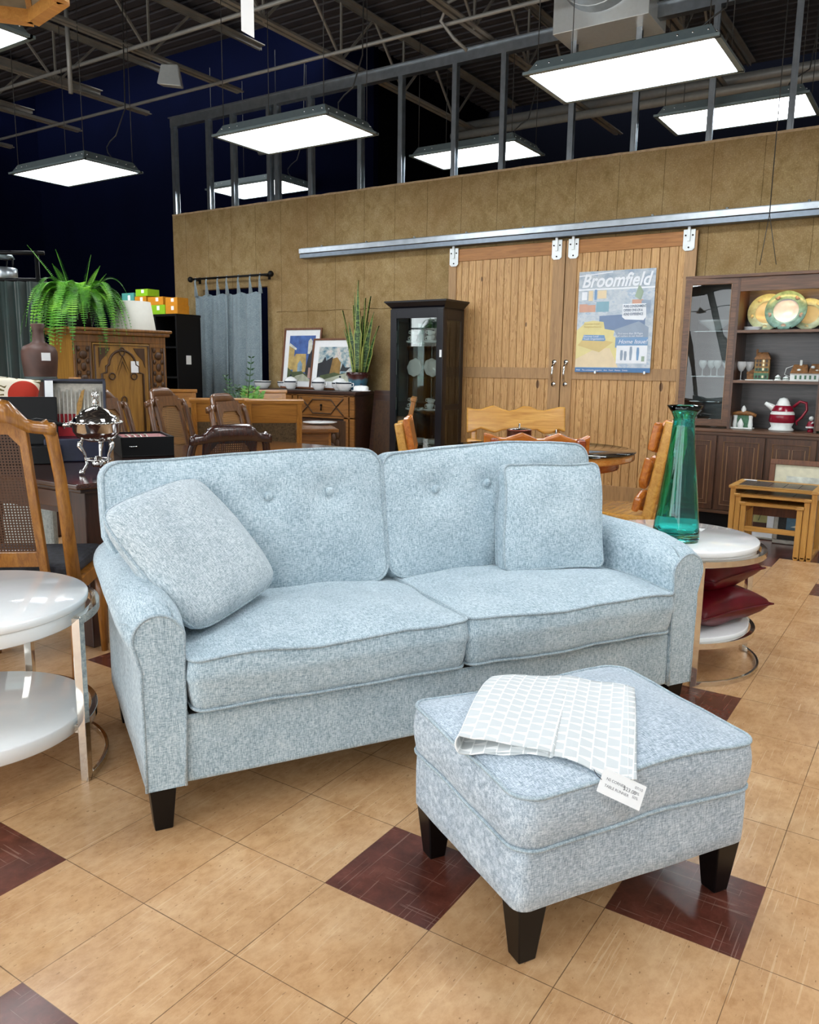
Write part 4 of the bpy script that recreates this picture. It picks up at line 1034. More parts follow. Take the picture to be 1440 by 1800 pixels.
# ------------------------------------------------------------------ walnut china cabinet at the right
M['wal'] = wood('brown_walnut', '#2f1d12', '#5a3b27', 2, 1.3, .35)
M['walh'] = wood('walnut_horizontal', '#3b281a', '#6e4c34', 1, 1.3, .35)
M['walback'] = wood('greyed_walnut_back', '#2c2a2c', '#55504e', 1, .9, .3)
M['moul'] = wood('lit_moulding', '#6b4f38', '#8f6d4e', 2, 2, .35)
def china():
    X, Y = 5.84, -1.05; A = math.radians(-1.0)
    o = thing('china_cabinet', 'dark walnut china cabinet with open shelves at the right', 'china cabinet', (X, Y, 0), A); W = 1.475; D = .36
    def at_(y, x, z):
        c, s = math.cos(A), math.sin(A); return (X + c * x - s * y, Y + s * x + c * y, z)
    # lower case, a little deeper than the hutch
    x0 = -.11
    g = G(); g.box(x0 + .02, D + .02, .005, W - .005, .13, .79); g.build('lower_case', 'wal', o)
    G().box(x0 + .06, D, .03, W - .03, 0, .13).build('plinth', 'black', o)
    G().box(x0 - .012, D + .02, -.01, W + .01, .79, .812).box(x0 + .004, D, .0, W, .765, .79).box(x0, x0 + .03, 0, W, .125, .15).build('worktop', 'walh', o, bevel=.003)
    dw = W / 4
    for k in range(4):
        a = k * dw + .008; b = (k + 1) * dw - .008
        d = G().box(x0, x0 + .02, a, b, .155, .76).build('door', 'wal', o, bevel=.002)
        def fr(y0, y1, z0, z1, r=.006):
            g.tube([(x0 - .002, y0, z0), (x0 - .002, y1, z0), (x0 - .002, y1, z1), (x0 - .002, y0, z1)], r, 4, closed=True)
        g = G(); fr(a + .045, b - .045, .2, .715); fr(a + .075, a + .165, .235, .68, .005); fr(b - .165, b - .075, .235, .68, .005)
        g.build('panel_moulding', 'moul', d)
    # hutch
    zt = 2.03
    for a, b in ((0, .02), (W - .02, W), (.405, .425), (W - .425, W - .405)): G().box(0, D, a, b, .812, zt).build('upright', 'wal', o)
    for y0, y1 in ((.02, .405), (.425, W - .425), (W - .405, W - .02)): G().box(D - .015, D, y0, y1, .812, zt).build('back_panel', 'walback', o)
    G().box(-.02, D, -.005, W + .005, zt - .02, zt + .005).box(-.004, .03, .425, W - .425, 1.90, zt - .02).build('crown', 'walh', o, bevel=.003)
    for z in (1.60, 1.205): G().box(.01, D - .015, .425, W - .425, z - .016, z).box(.002, .012, .425, W - .425, z - .020, z + .002).build('shelf', 'walh', o)
    for y0, y1 in ((.02, .405), (W - .405, W - .02)):
        for z in (1.60, 1.235, 1.03): G().box(.03, D - .015, y0, y1, z - .006, z).build('glass_shelf', 'shelfglass', o)
    # framed glass doors: the left one stands slightly open
    for k, (hy, ang) in enumerate(((W, .10), (0, 0.0))):
        h = bpy.data.objects.new('glass_door', None); 
        s = -1 if k == 0 else 1; w = .41
        T = T4((-.012, hy, 0), 0, 0, ang if k == 0 else 0)
        g = G(); g.T = T
        for a, b, c, d in ((0, .05, .83, 2.015), (w - .05, w, .83, 2.015), (.05, w - .05, 1.965, 2.015), (.05, w - .05, .83, .885)): g.box(-.02, 0, min(s * a, s * b), max(s * a, s * b), c, d)
        dd = g.build('glass_door', 'walh', o, bevel=.003)
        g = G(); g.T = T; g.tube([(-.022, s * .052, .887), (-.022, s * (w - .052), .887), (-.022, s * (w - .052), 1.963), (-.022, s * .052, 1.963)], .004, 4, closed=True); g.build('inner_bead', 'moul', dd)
        def bow(i, j): return (-.012 - .0035 * math.sin(j * 9) - .003 * math.sin(i * 4 + j * 3), s * (.05 + i * (w - .1)), .885 + j * 1.08)
        g = G(); g.T = T; g.grid(bow, 8, 40); g.build('pane', 'pane_mirror', dd)
    # lit strip under the crown
    G().box(.05, .08, .45, W - .45, 1.965, 1.985).build('light_strip', emit('warm_tube', '#ffc97c', 22), o)
    # plates
    M['cream'] = plain('cream_glaze', '#e9e3b4', .2, var=.05); M['sage'] = plain('sage_rim', '#6d9488', .25, var=.35, scale=30); M['plate_white'] = plain('white_plate', '#d4d9dd', .15); M['sage2'] = plain('pale_green_rim', '#b7caa5', .25, var=.2, scale=30)
    for y, x, r, mats, lab in ((W - .50 - .09, .26, .150, ('cream', 'sage2', 'cream'), 'cream dinner plate with green rim, left behind on the lit shelf'), (W - .50 - .245, .17, .155, ('plate_white', 'sage', 'plate_white'), 'white plate with sage patterned rim, centre front on the lit shelf'), (W - .50 - .40, .24, .125, ('cream', 'sage2', 'cream'), 'cream plate with pale green rim, right on the lit shelf')):
        p = thing('dinner_plate', lab, 'plate', at_(y, x, 1.601 + r * .985), 0, 'patterned plates on the lit shelf', rot=(0, -PI / 2 + .22, A))
        G().lathe([(0, .0), (r * .58, 0), (r * .62, .008)], 40).build('well', mats[0], p)
        G().lathe([(r * .62, .008), (r, .02), (r * .99, .024), (r * .6, .012)], 48).build('rim', mats[1], p)
        g = G()
        for q in range(5): a = q * 2 * PI / 5 + .6; g.lathe([(0, 0), (r * .13, 0), (r * .13, .002), (0, .002)], 8, (r * .81 * math.cos(a), r * .81 * math.sin(a), .0175))
        g.build('rim_motif', plain('rim_motif', '#8d7f74' if mats[0] != 'cream' else '#c9c79a', .4, var=.4, scale=60), p)['kind'] = 'stuff'
    st = thing('plate_stand', 'small black plate stand under the centre plate', 'stand', at_(W - .745, .15, 1.601), A)
    G().tube([(-.04, -.05, 0), (-.04, -.05, .02), (.06, -.05, .04), (.08, -.05, .14)], .005, 5).build('arm', 'black', st); G().tube([(-.04, .05, 0), (-.04, .05, .02), (.06, .05, .04), (.08, .05, .14)], .005, 5).build('arm', 'black', st)
    sp = thing('plate_stack', 'low stack of plates lying at the left of the lit shelf', 'plates', at_(W - .50, .2, 1.601), A)
    for k in range(3): G().lathe([(0, 0), (.06, 0), (.072, .01), (0, .008)], 28, (0, 0, k * .012)).build('plate', 'plate_white', sp)
    # village houses
    M['hroof'] = plain('brown_roof', '#7d5428', .6, var=.4, scale=50); M['hwall'] = plain('tan_house', '#9a7846', .6, var=.3, scale=60); M['hgreen'] = plain('green_house_trim', '#3e6b4e', .5, var=.3, scale=60); M['snow'] = plain('snow_glaze', '#dde2df', .5, var=.05); M['win'] = plain('dark_window', '#2b1d14', .4)
    M['winlit'] = plain('cream_window', '#e8dfb8', .4)
    h = thing('model_house', 'tall narrow ceramic village house on the middle shelf', 'ornament', at_(W - .60, .2, 1.206), A + .1)
    G().box(-.05, .05, -.055, .055, 0, .17).build('walls', 'hwall', h, bevel=.003); G().box(-.055, -.05, -.055, .055, .0, .06).box(-.056, -.05, -.05, .05, .075, .1).build('trim', 'hgreen', h)
    G().hexa([(-.06, -.062, .17), (.06, -.062, .17), (.06, .062, .17), (-.06, .062, .17)], [(-.035, -.035, .225), (.035, -.035, .225), (.035, .035, .225), (-.035, .035, .225)]).box(-.01, .01, .04, .055, .17, .25).build('roof', 'hroof', h)
    g = G(); g2 = G()
    for z in (.02, .08, .115, .145):
        for k in range(4): (g if (k + int(z * 100)) % 3 else g2).box(-.0585, -.056, -.042 + k * .024, -.028 + k * .024, z, z + .02)
    g.build('window', 'win', h); g2.build('lit_window', 'winlit', h)
    G().box(-.03, .05, .055, .11, 0, .07).hexa([(-.035, .05, .07), (.055, .05, .07), (.055, .115, .05), (-.035, .115, .05)], [(-.035, .05, .10), (.055, .05, .10), (.055, .115, .058), (-.035, .115, .058)]).build('annex', 'hroof', h); G().box(-.06, -.0, -.09, .12, -.0005, .008).build('snow_base', 'snow', h)
    h = thing('model_cottage', 'long low ceramic cottage with brown roof on the middle shelf', 'ornament', at_(W - .95, .2, 1.206), A)
    G().box(-.05, .05, -.15, .13, 0, .06).build('walls', 'snow', h)
    for a, b, t in ((-.15, .0, .135), (.0, .13, .13)): G().hexa([(-.06, a, .06), (.06, a, .06), (.06, b, .06), (-.06, b, .06)], [(-.004, a + .015, t), (.004, a + .015, t), (.004, b - .015, t), (-.004, b - .015, t)]).build('roof', 'hroof', h)
    G().box(-.01, .01, .055, .072, .1, .165).box(-.02, .0, -.165, -.15, .0, .15).build('chimney', 'snow', h)
    g = G()
    for k in range(7): g.box(-.052, -.05, -.13 + k * .035, -.115 + k * .035, .015, .045)
    g.build('window', 'hgreen', h)
    g = G()
    for y, z in ((.07, .085), (-.06, .08), (-.1, .11), (-.03, .11)): g.ball((-.035, y, z), (.01, .018, .012), 8)
    g.build('snow_patch', 'snow', h)
    G().tube([(0, .13, .03), (0, .18, .05), (0, .17, .1), (-.0, .12, .12)], .003, 5).build('lamp_cord', 'snow', h)
    for y, z_, s, lab in ((W - .73, 1.206, .05, 'tiny snowy figurine beside the tall model house'), (W - .79, 1.206, .04, 'tiny white tree ornament left of the cottage')):
        h = thing('small_ornament', lab, 'ornament', at_(y, .16, z_), A)
        G().lathe([(0, 0), (.03, 0), (.03, .006), (.02, .012), (.022, s * .6), (.008, s * .9), (0, s)], 14).build('body', 'snow', h); G().lathe([(.018, s * .4), (.026, s * .45), (.016, s * .6)], 12).build('trim', 'hgreen', h)
    # wine goblets
    def goblet(y, x, z, lab, r=.035, h=.13):
        g = G().lathe([(0, 0), (.030, .0), (.030, .002), (.005, .006), (.004, h * .45), (.02, h * .52), (r, h * .8), (r * .9, h), (r * .88, h), (r * .95, h * .8), (.018, h * .55), (0, h * .5)], 24)
        p = g.build('wine_glass', 'clear'); p.location = at_(y, x, z); tag(p, lab, 'wine glass', 'glasses in the china cabinet')
    goblet(W - .455, .12, 1.206, 'wine glass at the left end of the open middle shelf', .038, .15); goblet(W - .50, .2, 1.206, 'second wine glass in from the left of the open middle shelf', .038, .15)
    for k in range(4): goblet(W - .13 - k * .06, .18 + .04 * (k % 2), 1.236, 'wine glass behind the glass door, %s from the left' % ORD[k])
    b = G().lathe([(0, 0), (.04, 0), (.05, .02), (.13, .07), (.135, .09), (.128, .09), (.05, .03), (0, .015)], 32, fl=lambda a, z, r: r * (1 + .03 * math.cos(16 * a))).build('glass_bowl', 'clear'); b.location = at_(W - .21, .18, 1.601); tag(b, 'cut-glass bowl on the top shelf behind the glass door', 'bowl')
    b = G().lathe([(0, 0), (.04, 0), (.05, .05), (.035, .09), (.075, .135), (.072, .14), (.03, .1), (0, .1)], 28).build('pedestal_cup', 'white_ceramic'); b.location = at_(W - .09, .12, .813); tag(b, 'white footed cup on the cabinet floor behind the glass door', 'cup')
    h = thing('white_figurine', 'small white animal figurine behind the glass door', 'ornament', at_(W - .27, .12, .813), A); G().ball((0, 0, .025), (.025, .045, .025), 10).build('body', 'white_ceramic', h); G().ball((0, .035, .055), (.016, .018, .018), 10).build('head', 'white_ceramic', h)
    # lower open shelf ornaments
    M['red_glaze'] = plain('crimson_glaze', '#84142a', .2, var=.15); M['black_glaze'] = plain('black_glaze', '#111214', .2)
    h = thing('arch_ornament', 'snow-covered arched cottage ornament at left of the bottom shelf', 'ornament', at_(W - .505, .10, .813), A)
    G().box(-.05, .05, -.085, .085, 0, .012).build('base', 'snow', h, bevel=.004); g = G()
    for y in (-.06, .06): G().lathe([(.016, .01), (.02, .03), (.014, .08), (.018, .11)], 12, (0, y, 0)).build('pillar', 'snow', h)
    G().tube([(0, -.10, .11), (0, -.05, .125), (0, 0, .13), (0, .05, .125), (0, .10, .115)], [.014, .018, .02, .018, .012], 8).build('arch_roof', 'hroof', h)
    G().box(-.0, .03, -.05, .05, .01, .11).build('back_wall', 'hgreen', h); G().lathe([(.02, .012), (.026, .04), (.012, .07), (0, .09)], 14, (-.03, .01, 0)).build('figure', 'snow', h)
    G().lathe([(.016, .135), (.02, .16), (.008, .185), (0, .19)], 12).build('finial', 'snow', h)
    h = thing('red_pitcher', 'large red and white glazed pitcher with curling red handle', 'pitcher', at_(W - .80, .10, .813), A)
    G().lathe([(0, 0), (.09, 0), (.095, .012), (.075, .03), (.095, .08), (.088, .14), (.055, .20), (.05, .21)], 30).build('body', 'snow', h)
    G().lathe([(.076, .05), (.098, .075), (.094, .12), (.092, .13)], 30).build('red_band', 'red_glaze', h); G().lathe([(.084, .155), (.072, .185), (.058, .20)], 30).build('shoulder', 'red_glaze', h)
    G().lathe([(.06, .036), (.066, .044), (.06, .052)], 30).build('foot_band', 'black_glaze', h)
    G().lathe([(.05, .20), (.045, .225), (.03, .255), (.0, .265)], 24).build('lid', 'snow', h); G().tube([(0, .06, .17), (0, .11, .20), (0, .135, .215)], [.03, .02, .014], 10).build('spout', 'snow', h)
    G().tube([(0, -.075, .19), (0, -.12, .235), (0, -.165, .225), (0, -.175, .17), (0, -.14, .11), (0, -.105, .075), (0, -.115, .05)], [.012, .011, .011, .010, .010, .009, .007], 10).build('handle', 'red_glaze', h)
    h = thing('red_figurine', 'small red and white figurine right of the pitcher', 'ornament', at_(W - 1.015, .09, .813), A)
    G().lathe([(.02, 0), (.024, .01), (.014, .03), (.034, .035), (.036, .045), (.02, .085)], 18).build('skirt', 'red_glaze', h); G().lathe([(.0355, .032), (.038, .038), (.0355, .046)], 18).build('hem', 'snow', h); G().ball((0, 0, .105), .019, 12).build('head', 'snow', h); G().tube([(0, -.018, .08), (-.03, -.01, .07)], .007, 6).build('arm', 'snow', h)
    h = thing('snowy_tree_box', 'snowy evergreen candle box with paper tag at the right of the bottom shelf', 'ornament', at_(W - 1.15, .10, .813), A)
    G().box(-.04, .04, -.10, .09, 0, .075).build('box', 'hgreen', h, bevel=.005); G().box(-.05, .05, -.11, .10, .075, .092).build('lid', 'snow', h, bevel=.006)
    G().box(-.058, -.056, .0, .065, .0, .065).build('paper_tag', 'paper', h)
    g = G()
    for k in range(14): g.ball((-.042, -.09 + .011 * k if k < 8 else -.09 + .011 * (k - 7), .015 + .018 * (k % 4)), (.006, .014, .006), 6)
    g.build('snow_clump', 'snow', h)['kind'] = 'stuff'
_m = N('clear_glassware'); M['clear'] = _m.set(Base_Color='#f2f6f6', Roughness=.08, Alpha=.34)
M['pane_mirror'] = thin_glass('reflective_pane', '#dfe8e8', .0)
china()
# ------------------------------------------------------------------ nest of tables, leaning pictures (right)
M['beech'] = wood('golden_beech', '#a8752f', '#d0a055', 2, 1.6, .35)
M['beechh'] = wood('golden_beech_rail', '#a8752f', '#d0a055', 1, 1.6, .35)
M['slate'] = plain('slate_tile', '#4d4a44', .25, var=.35, scale=9)
def nest():
    for k, (w, h, x0, y1, dd, lab) in enumerate(((.58, .485, 4.86, -.24, .42, 'largest nesting table with slate-tiled top'), (.50, .43, 4.85, -.28, .36, 'middle nesting table tucked under the largest one'), (.42, .375, 4.84, -.32, .34, 'smallest nesting table with a front stretcher'))):
        o = thing('nesting_table', lab, 'nesting table', (x0, y1 - w, 0), 0, 'nest of three beech tables')
        t = .035; top = G()
        top.box(0, dd, 0, .05, h - .022, h).box(0, dd, w - .05, w, h - .022, h).box(0, .06, .05, w - .05, h - .022, h).box(dd - .05, dd, .05, w - .05, h - .022, h); top.build('top_frame', 'beechh', o, bevel=.006, seg=3)
        n = 5; yy = .05
        for q in range(n): G().box(.06, dd - .05, .052 + q * (w - .1) / n, .05 + (q + 1) * (w - .1) / n - .002, h - .02, h - .002).build('top_tile', 'slate' if k == 0 else 'beechh', o)
        g0 = .0
        for y in (.012, w - .012 - t):
            for x in (.012, dd - .05): G().box(x, x + t, y, y + t, .012, h - .022).build('leg', 'beech', o, bevel=.003)
            G().box(.012, dd - .015, y + .004, y + t - .004, .0, .028).build('sled_foot', 'beech', o, bevel=.003)
            G().box(.04, dd - .04, y + .006, y + t - .006, h - .075, h - .022).build('side_apron', 'beech', o)
        if k == 2:
            G().box(.016, .04, t, w - t, .17, .205).build('stretcher', 'beechh', o, bevel=.002)
        G().box(dd - .04, dd - .02, t, w - t, h - .13, h - .06).build('back_rail', 'frame_brown', o)
    tg = G().box(-.0, .05, -.09, .0, 0, .0006).build('paper_slip', 'paper'); tg.location = (5.20, -.27, .486); tag(tg, 'white paper slip on the back edge of the slate-topped table', 'paper')
nest()
artC = dict(bg='a_pale', s=[('a_grey', [(0, .0), (0, .5), (.25, .75), (.5, .5), (.7, .6), (1, .4), (1, 0)]), ('a_road', [(0, 0), (0, .2), (.4, .34), (1, .15), (1, 0)])])
artD = dict(bg='a_olive', s=[('a_brown', [(0, 0), (0, .25), (1, .25), (1, 0)]), ('a_green', [(.4, .3), (.45, .3), (.85, .95), (.8, .95)])])
artE = dict(bg='a_grey', s=[('a_sea', [(0, 0), (0, .5), (.5, .62), (1, .45), (1, 0)]), ('a_pale', [(.1, .2), (.3, .3), (.6, .25), (.5, .15)])])
M['fr_silver'] = plain('silver_frame', '#b9b7ae', .3, .6, .2)
picture('large brown-framed landscape with cream mat leaning on the china cabinet', (5.60, -1.20, 0), .83, .615, .04, 'frame_brown', .085, artC, .11, name='framed_picture', mmat=plain('cream_mat', '#d9d6bb', .8))
picture('white-matted olive picture on the floor behind the nest of tables', (5.51, -.47, 0), .24, .38, .016, 'fr_silver', .05, artD, .12, mmat='paper')
picture('silver-framed sea picture with dark ornate border on the floor', (5.42, -.94, 0), .47, .40, .03, 'fr_silver', .055, artE, .12, mmat=plain('ornate_black', '#1b1a18', .4, var=.6, scale=90))
# ------------------------------------------------------------------ teal vase and red cushions on the right side table
def vase():
    m = N('teal_glass'); m.set(Base_Color='#6fe3dd', Roughness=.02, IOR=1.45, Transmission_Weight=1.0)
    m2 = N('teal_base_glass'); m2.set(Base_Color='#3fd0bd', Roughness=.05, IOR=1.3, Transmission_Weight=1.0)
    o = thing('glass_vase', 'tall tapering teal glass vase on the right white side table', 'vase', (2.365, -.555, .5535))
    prof = [(.0, .0), (.093, .0), (.097, .012), (.094, .05), (.083, .15), (.068, .28), (.053, .40), (.047, .48), (.044, .505), (.046, .51), (.044, .52), (.055, .545), (.075, .572)]
    inner = [(.071, .572), (.051, .545), (.040, .52), (.041, .505), (.043, .48), (.052, .40), (.064, .28), (.079, .15), (.090, .055), (.089, .035), (0, .03)]
    def fl(a, z, r): return r * (1 + .045 * abs(math.cos(3.5 * a)) * max(0, 1 - z / .5) - .02)
    G().lathe(prof + inner, 56, fl=fl).build('body', m.mat, o)
vase()
def scat(p, a): return Matrix.Translation(p) @ Matrix.Rotation(a, 4, 'Z')
knife_pillow('red_cushion', 'dark red satin cushion lying lower on the table shelf', 'cushion', .46, .20, 'burgundy', 'burgundy', scat((2.52, -.62, .266), -.42), 9, .07, True, 'red cushions on the side table shelf', .012)
knife_pillow('red_cushion', 'dark red satin cushion lying on top of the other', 'cushion', .43, .18, 'burgundy', 'burgundy', scat((2.56, -.60, .405), -.28), 13, .07, True, 'red cushions on the side table shelf', .012)
t = G().box(0, .07, 0, .045, 0, .0006).build('sticker', 'paper'); t.location = (2.62, -.60, .5535); tag(t, 'white label lying on the right side table behind the vase', 'label')
# white price card lying on the back of the sofa's right arm
t = G().grid(lambda i, j: (i * .13, j * .06, .004 * math.sin(i * 4)), 6, 2).build('price_card', 'paper', solid=.0008); t.location = sl(1.89, .68, .668); t.rotation_euler = (0.0, .05, SA - .2); tag(t, 'white price card lying at the back of the right sofa arm', 'price card')
# ------------------------------------------------------------------ rustic log table set
M['rust_y'] = wood('yellow_rustic_pine', '#b0762c', '#d9a650', 0, 1.2, .22, coat=.5, stretch=9)
M['rust_o'] = wood('orange_rustic_pine', '#9a4c14', '#c97a2c', 0, 1.2, .2, coat=.5, stretch=9)
M['rust_r'] = wood('red_cedar', '#6a2410', '#a04a20', 0, 1.2, .2, coat=.5, stretch=9)
M['rust_t'] = wood('rustic_top', '#b0662a', '#d6a05a', 0, 1, .1, coat=.8, stretch=7, mid='#c98a42')
def liveedge(w, h, seed, n=14):
    r = random.Random(seed); up = [(-w / 2 + w * k / n, h / 2 + .018 * math.sin(k * 1.3 + seed) + r.uniform(-.006, .006)) for k in range(n + 1)]
    dn = [(w / 2 - w * k / n, -h / 2 + .022 * math.sin(k * 1.7 + seed * 2) + r.uniform(-.006, .006)) for k in range(n + 1)]
    return up + dn
def rustic_chair(label, loc, rz, mat, w=.46, H=.98, slats=((.90, .17), (.66, .15)), name='rustic_chair', sh=.45, mat2=None):
    o = thing(name, label, 'chair', loc, rz); mat2 = mat2 or mat
    D = .40; lean = .20
    for s in (-1, 1):
        x = s * (w / 2 - .06)
        G().bar((x, .20, sh - .08), (x, .20 + (H - sh) * lean, H - .03), .05, .06, (0, 1, 0)).build('back_post', mat, o, bevel=.012, seg=3)
        for y, y2 in ((-.16, -.19), (.20, .24)): G().tube([(x, y, sh - .03), (x + s * .015, y2, 0)], [.034, .028], 12).build('leg', mat, o)
    for z, h in slats:
        y = .20 + (z - sh) * lean - .05
        g = G(); g.T = T4((0, y, z), -lean); g.prism(liveedge(w, h, z * 10 + w), -.022, .022, 'y'); g.build('back_slat', mat2, o, bevel=.012, seg=3)
    g = G(); out = rrect(w + .02, D + .04, .06, 4, 8); out = [(x + .01 * math.sin(y * 30), y + .012 * math.sin(x * 22 + 1)) for x, y in out]
    g.prism(out, sh - .045, sh); g.build('seat', mat, o, bevel=.014, seg=3)
    G().tube([(-w / 2 + .06, 0.02, .18), (w / 2 - .06, .02, .18)], .02, 10).build('stretcher', mat, o)
    return o
TC = (3.84, .75)
def rustic_table():
    o = thing('rustic_table', 'round rustic log table with a glass top', 'table', (TC[0], TC[1], 0)); R = .60
    g = G(); out = [(R * math.cos(a) * (1 + .012 * math.sin(a * 7)), R * math.sin(a) * (1 + .012 * math.sin(a * 5 + 1))) for a in [2 * PI * k / 72 for k in range(72)]]
    g.prism(out, .695, .745); g.build('tabletop', 'rust_t', o, bevel=.014, seg=3)
    g = G(); out = [(.84 * x, .84 * y) for x, y in out]; g.prism(out, .635, .695); g.build('apron', 'rust_o', o, bevel=.01)
    G().lathe([(0, .747), (R + .01, .747), (R + .012, .751), (R + .01, .755), (0, .755)], 64).build('glass_top', 'shelfglass', o)
    G().lathe([(.10, .05), (.13, .12), (.10, .3), (.12, .5), (.16, .64)], 20).build('pedestal', 'rust_o', o)
    for k in range(4):
        a = k * PI / 2 + .4; G().bar((0, 0, .09), (.42 * math.cos(a), .42 * math.sin(a), .05), .09, .10).build('foot', 'rust_o', o, bevel=.02)
rustic_table()
rustic_chair('orange rustic chair with wavy-edged slats, backed against the sofa side', (3.12, .52, 0), math.radians(33 + 90 + 180 - 180 + 0) + PI - PI + math.radians(0), 'rust_o', .60, .93) if False else None
fc = lambda deg: math.radians(deg + 90)      # facing direction in degrees
rustic_chair('orange-red rustic chair with its back to the sofa', (3.44, .64, 0), fc(33), 'rust_r', .62, .90, slats=((.80, .17), (.60, .15)), mat2='rust_o')
rustic_chair('wide yellow rustic bench against the barn doors behind the round table', (4.68, 1.32, 0), fc(213), 'rust_y', .80, .97, slats=((.865, .19), (.62, .16)), name='rustic_bench')
rustic_chair('yellow rustic chair at the left of the round table', (3.60, 1.36, 0), fc(-60), 'rust_y', .42, .94, slats=((.83, .20), (.59, .18)), mat2='rust_o')
rustic_chair('orange rustic chair seen side-on at the right of the round table', (3.64, .11, 0), fc(88), 'rust_y', .46, 1.02, slats=((.90, .15), (.70, .15), (.53, .09)), mat2='rust_o')
M['copper'] = metal('copper', '#c4705e', .3)
def pot(x, y, z, r, h, lab):
    o = thing('copper_pot', lab, 'pot', (x, y, z), .6, 'lidded copper pots on the round table')
    G().lathe([(0, 0), (r * .95, 0), (r, .01), (r, h), (r * 1.03, h), (r * 1.03, h + .006), (r * .97, h + .004), (r * .96, .01), (0, .008)], 32).build('body', 'copper', o)
    l = G().lathe([(r * 1.02, h + .006), (r * .9, h + .012), (r * .4, h + .022), (0, h + .024)], 32).build('lid', 'silver', o)
    G().tube([(-.02, 0, h + .022), (-.012, 0, h + .045), (.012, 0, h + .045), (.02, 0, h + .022)], .004, 6).build('lid_handle', 'silver', l)
    for s in (-1, 1): G().tube([(s * r, -.02, h * .7), (s * (r + .025), -.015, h * .75), (s * (r + .025), .015, h * .75), (s * r, .02, h * .7)], .004, 6).build('handle', 'silver', o)
pot(4.02, 1.00, .7555, .085, .095, 'larger lidded copper pot on the round table'); pot(4.10, .76, .7555, .072, .06, 'smaller lidded copper pot on the round table')
# ------------------------------------------------------------------ oak dining set in the middle distance
M['oak'] = wood('honey_oak', '#7d4f1c', '#b37b35', 2, 1.5, .35, coat=.3)
M['oakh'] = wood('honey_oak_rail', '#7d4f1c', '#b37b35', 0, 1.5, .35, coat=.3)
M['panelcloth'] = fabric('brown_back_upholstery', '#3b2f20', '#54442e', '#6b583c', .6)
M['seatcloth'] = fabric('tan_seat_upholstery', '#6b5a42', '#8a7757', '#a08c68', .6)
def oak_chair(label, loc, rz, H=1.02, w=.43):
    o = thing('oak_dining_chair', label, 'chair', loc, rz, None)
    for s in (-1, 1):
        x = s * (w / 2 - .025)
        g = G(); g.bar((x, .20, 0), (x, .20, .45), .035, .045, (0, 1, 0)); g.hexa([(x - .018, .178, .45), (x + .018, .178, .45), (x + .018, .225, .45), (x - .018, .225, .45)], [(x - .02, .30, H), (x + .02, .30, H), (x + .02, .335, H), (x - .02, .335, H)])
        g.build('back_post', 'oak', o, bevel=.004)
        G().hexa([(x - .016, -.21, 0), (x + .016, -.21, 0), (x + .016, -.18, 0), (x - .016, -.18, 0)], [(x - .022, -.215, .44), (x + .022, -.215, .44), (x + .022, -.17, .44), (x - .022, -.17, .44)]).build('leg', 'oak', o, bevel=.003)
    a = math.atan2(.115, H - .45)
    def slab(z0, z1, x, d, nm, mat, b=.003):
        g = G(); g.T = T4((0, .20, .45), -a); g.box(-x, x, -d, d, z0 - .45, z1 - .45); return g.build(nm, mat, o, bevel=b)
    slab(H - .02, H + .012, w / 2 + .008, .024, 'crest_cap', 'oakh', .006); slab(H - .17, H - .02, w / 2 - .04, .012, 'top_rail', 'oakh'); slab(.50, .56, w / 2 - .04, .012, 'lower_rail', 'oakh'); slab(.56, H - .17, w / 2 - .05, .010, 'back_pad', 'panelcloth')
    G().box(-w / 2, w / 2, -.22, .21, .39, .44).build('seat_rail', 'oakh', o, bevel=.004)
    G().box(-w / 2 + .01, w / 2 - .01, -.22, .20, .44, .485).build('seat', 'seatcloth', o, bevel=.018, seg=3)
    return o
def oak_table():
    u = math.radians(47); cx, cy = 4.25 + .5 * math.cos(u) - .65 * math.sin(u), 2.78 + .5 * math.sin(u) + .65 * math.cos(u)
    o = thing('oak_dining_table', 'oak dining table with drawer-fronted apron behind the oak chairs', 'table', (cx, cy, 0), u)
    G().box(-.5, .5, -.65, .65, .725, .755).build('tabletop', wood('oak_top', '#5b371a', '#8a5b2c', 1, 1.3, .2, coat=.5), o, bevel=.006)
    G().box(-.44, .44, -.59, .59, .58, .725).build('apron', 'oakh', o, bevel=.003)
    g = G()
    for y in (-.58, -.19, .19): g.box(-.445, -.44, y + .01, y + .39, .60, .71)
    for s in (-1,): g.box(-.4, -.01, -.595, -.59, .6, .71); g.box(.01, .4, -.595, -.59, .6, .71)
    g.build('drawer_front', 'oldoak', o, bevel=.003)
    for x in (-.4, .4):
        for y in (-.55, .55): G().box(x - .04, x + .04, y - .04, y + .04, 0, .58).build('leg', 'oak', o, bevel=.005)
    p = G().lathe([(0, 0), (.09, 0), (.155, .018), (.155, .022), (.09, .006), (0, .006)], 40).build('serving_plate', 'white_ceramic'); p.location = (4.60, 3.28, .756); tag(p, 'white oval plate on the oak dining table', 'plate')
oak_table()
def ground(px, D):
    """ground point seen in a compass direction from the shop entrance, D metres along it"""
    a = YAW + math.atan((720 - px) / 1416.7); k = D / math.cos(a - YAW)
    return (-1.0979 + k * math.cos(a), -1.4666 + k * math.sin(a))
oak_chair('honey-oak dining chair seen from behind, left of the near pair', (3.49, 3.40, 0), fc(47))
oak_chair('honey-oak dining chair seen from behind, right of the near pair', (3.69, 3.02, 0), fc(47))
oak_chair('honey-oak dining chair across the oak table, left of the far pair', (4.16, 4.74, 0), fc(227), 1.03)
oak_chair('honey-oak dining chair across the oak table, beside the zz plant', (4.78, 4.10, 0), fc(227), 1.03)
oak_chair('honey-oak dining chair seen from the side at the right end of the oak table', (4.64, 2.66, 0), fc(122), 1.02)
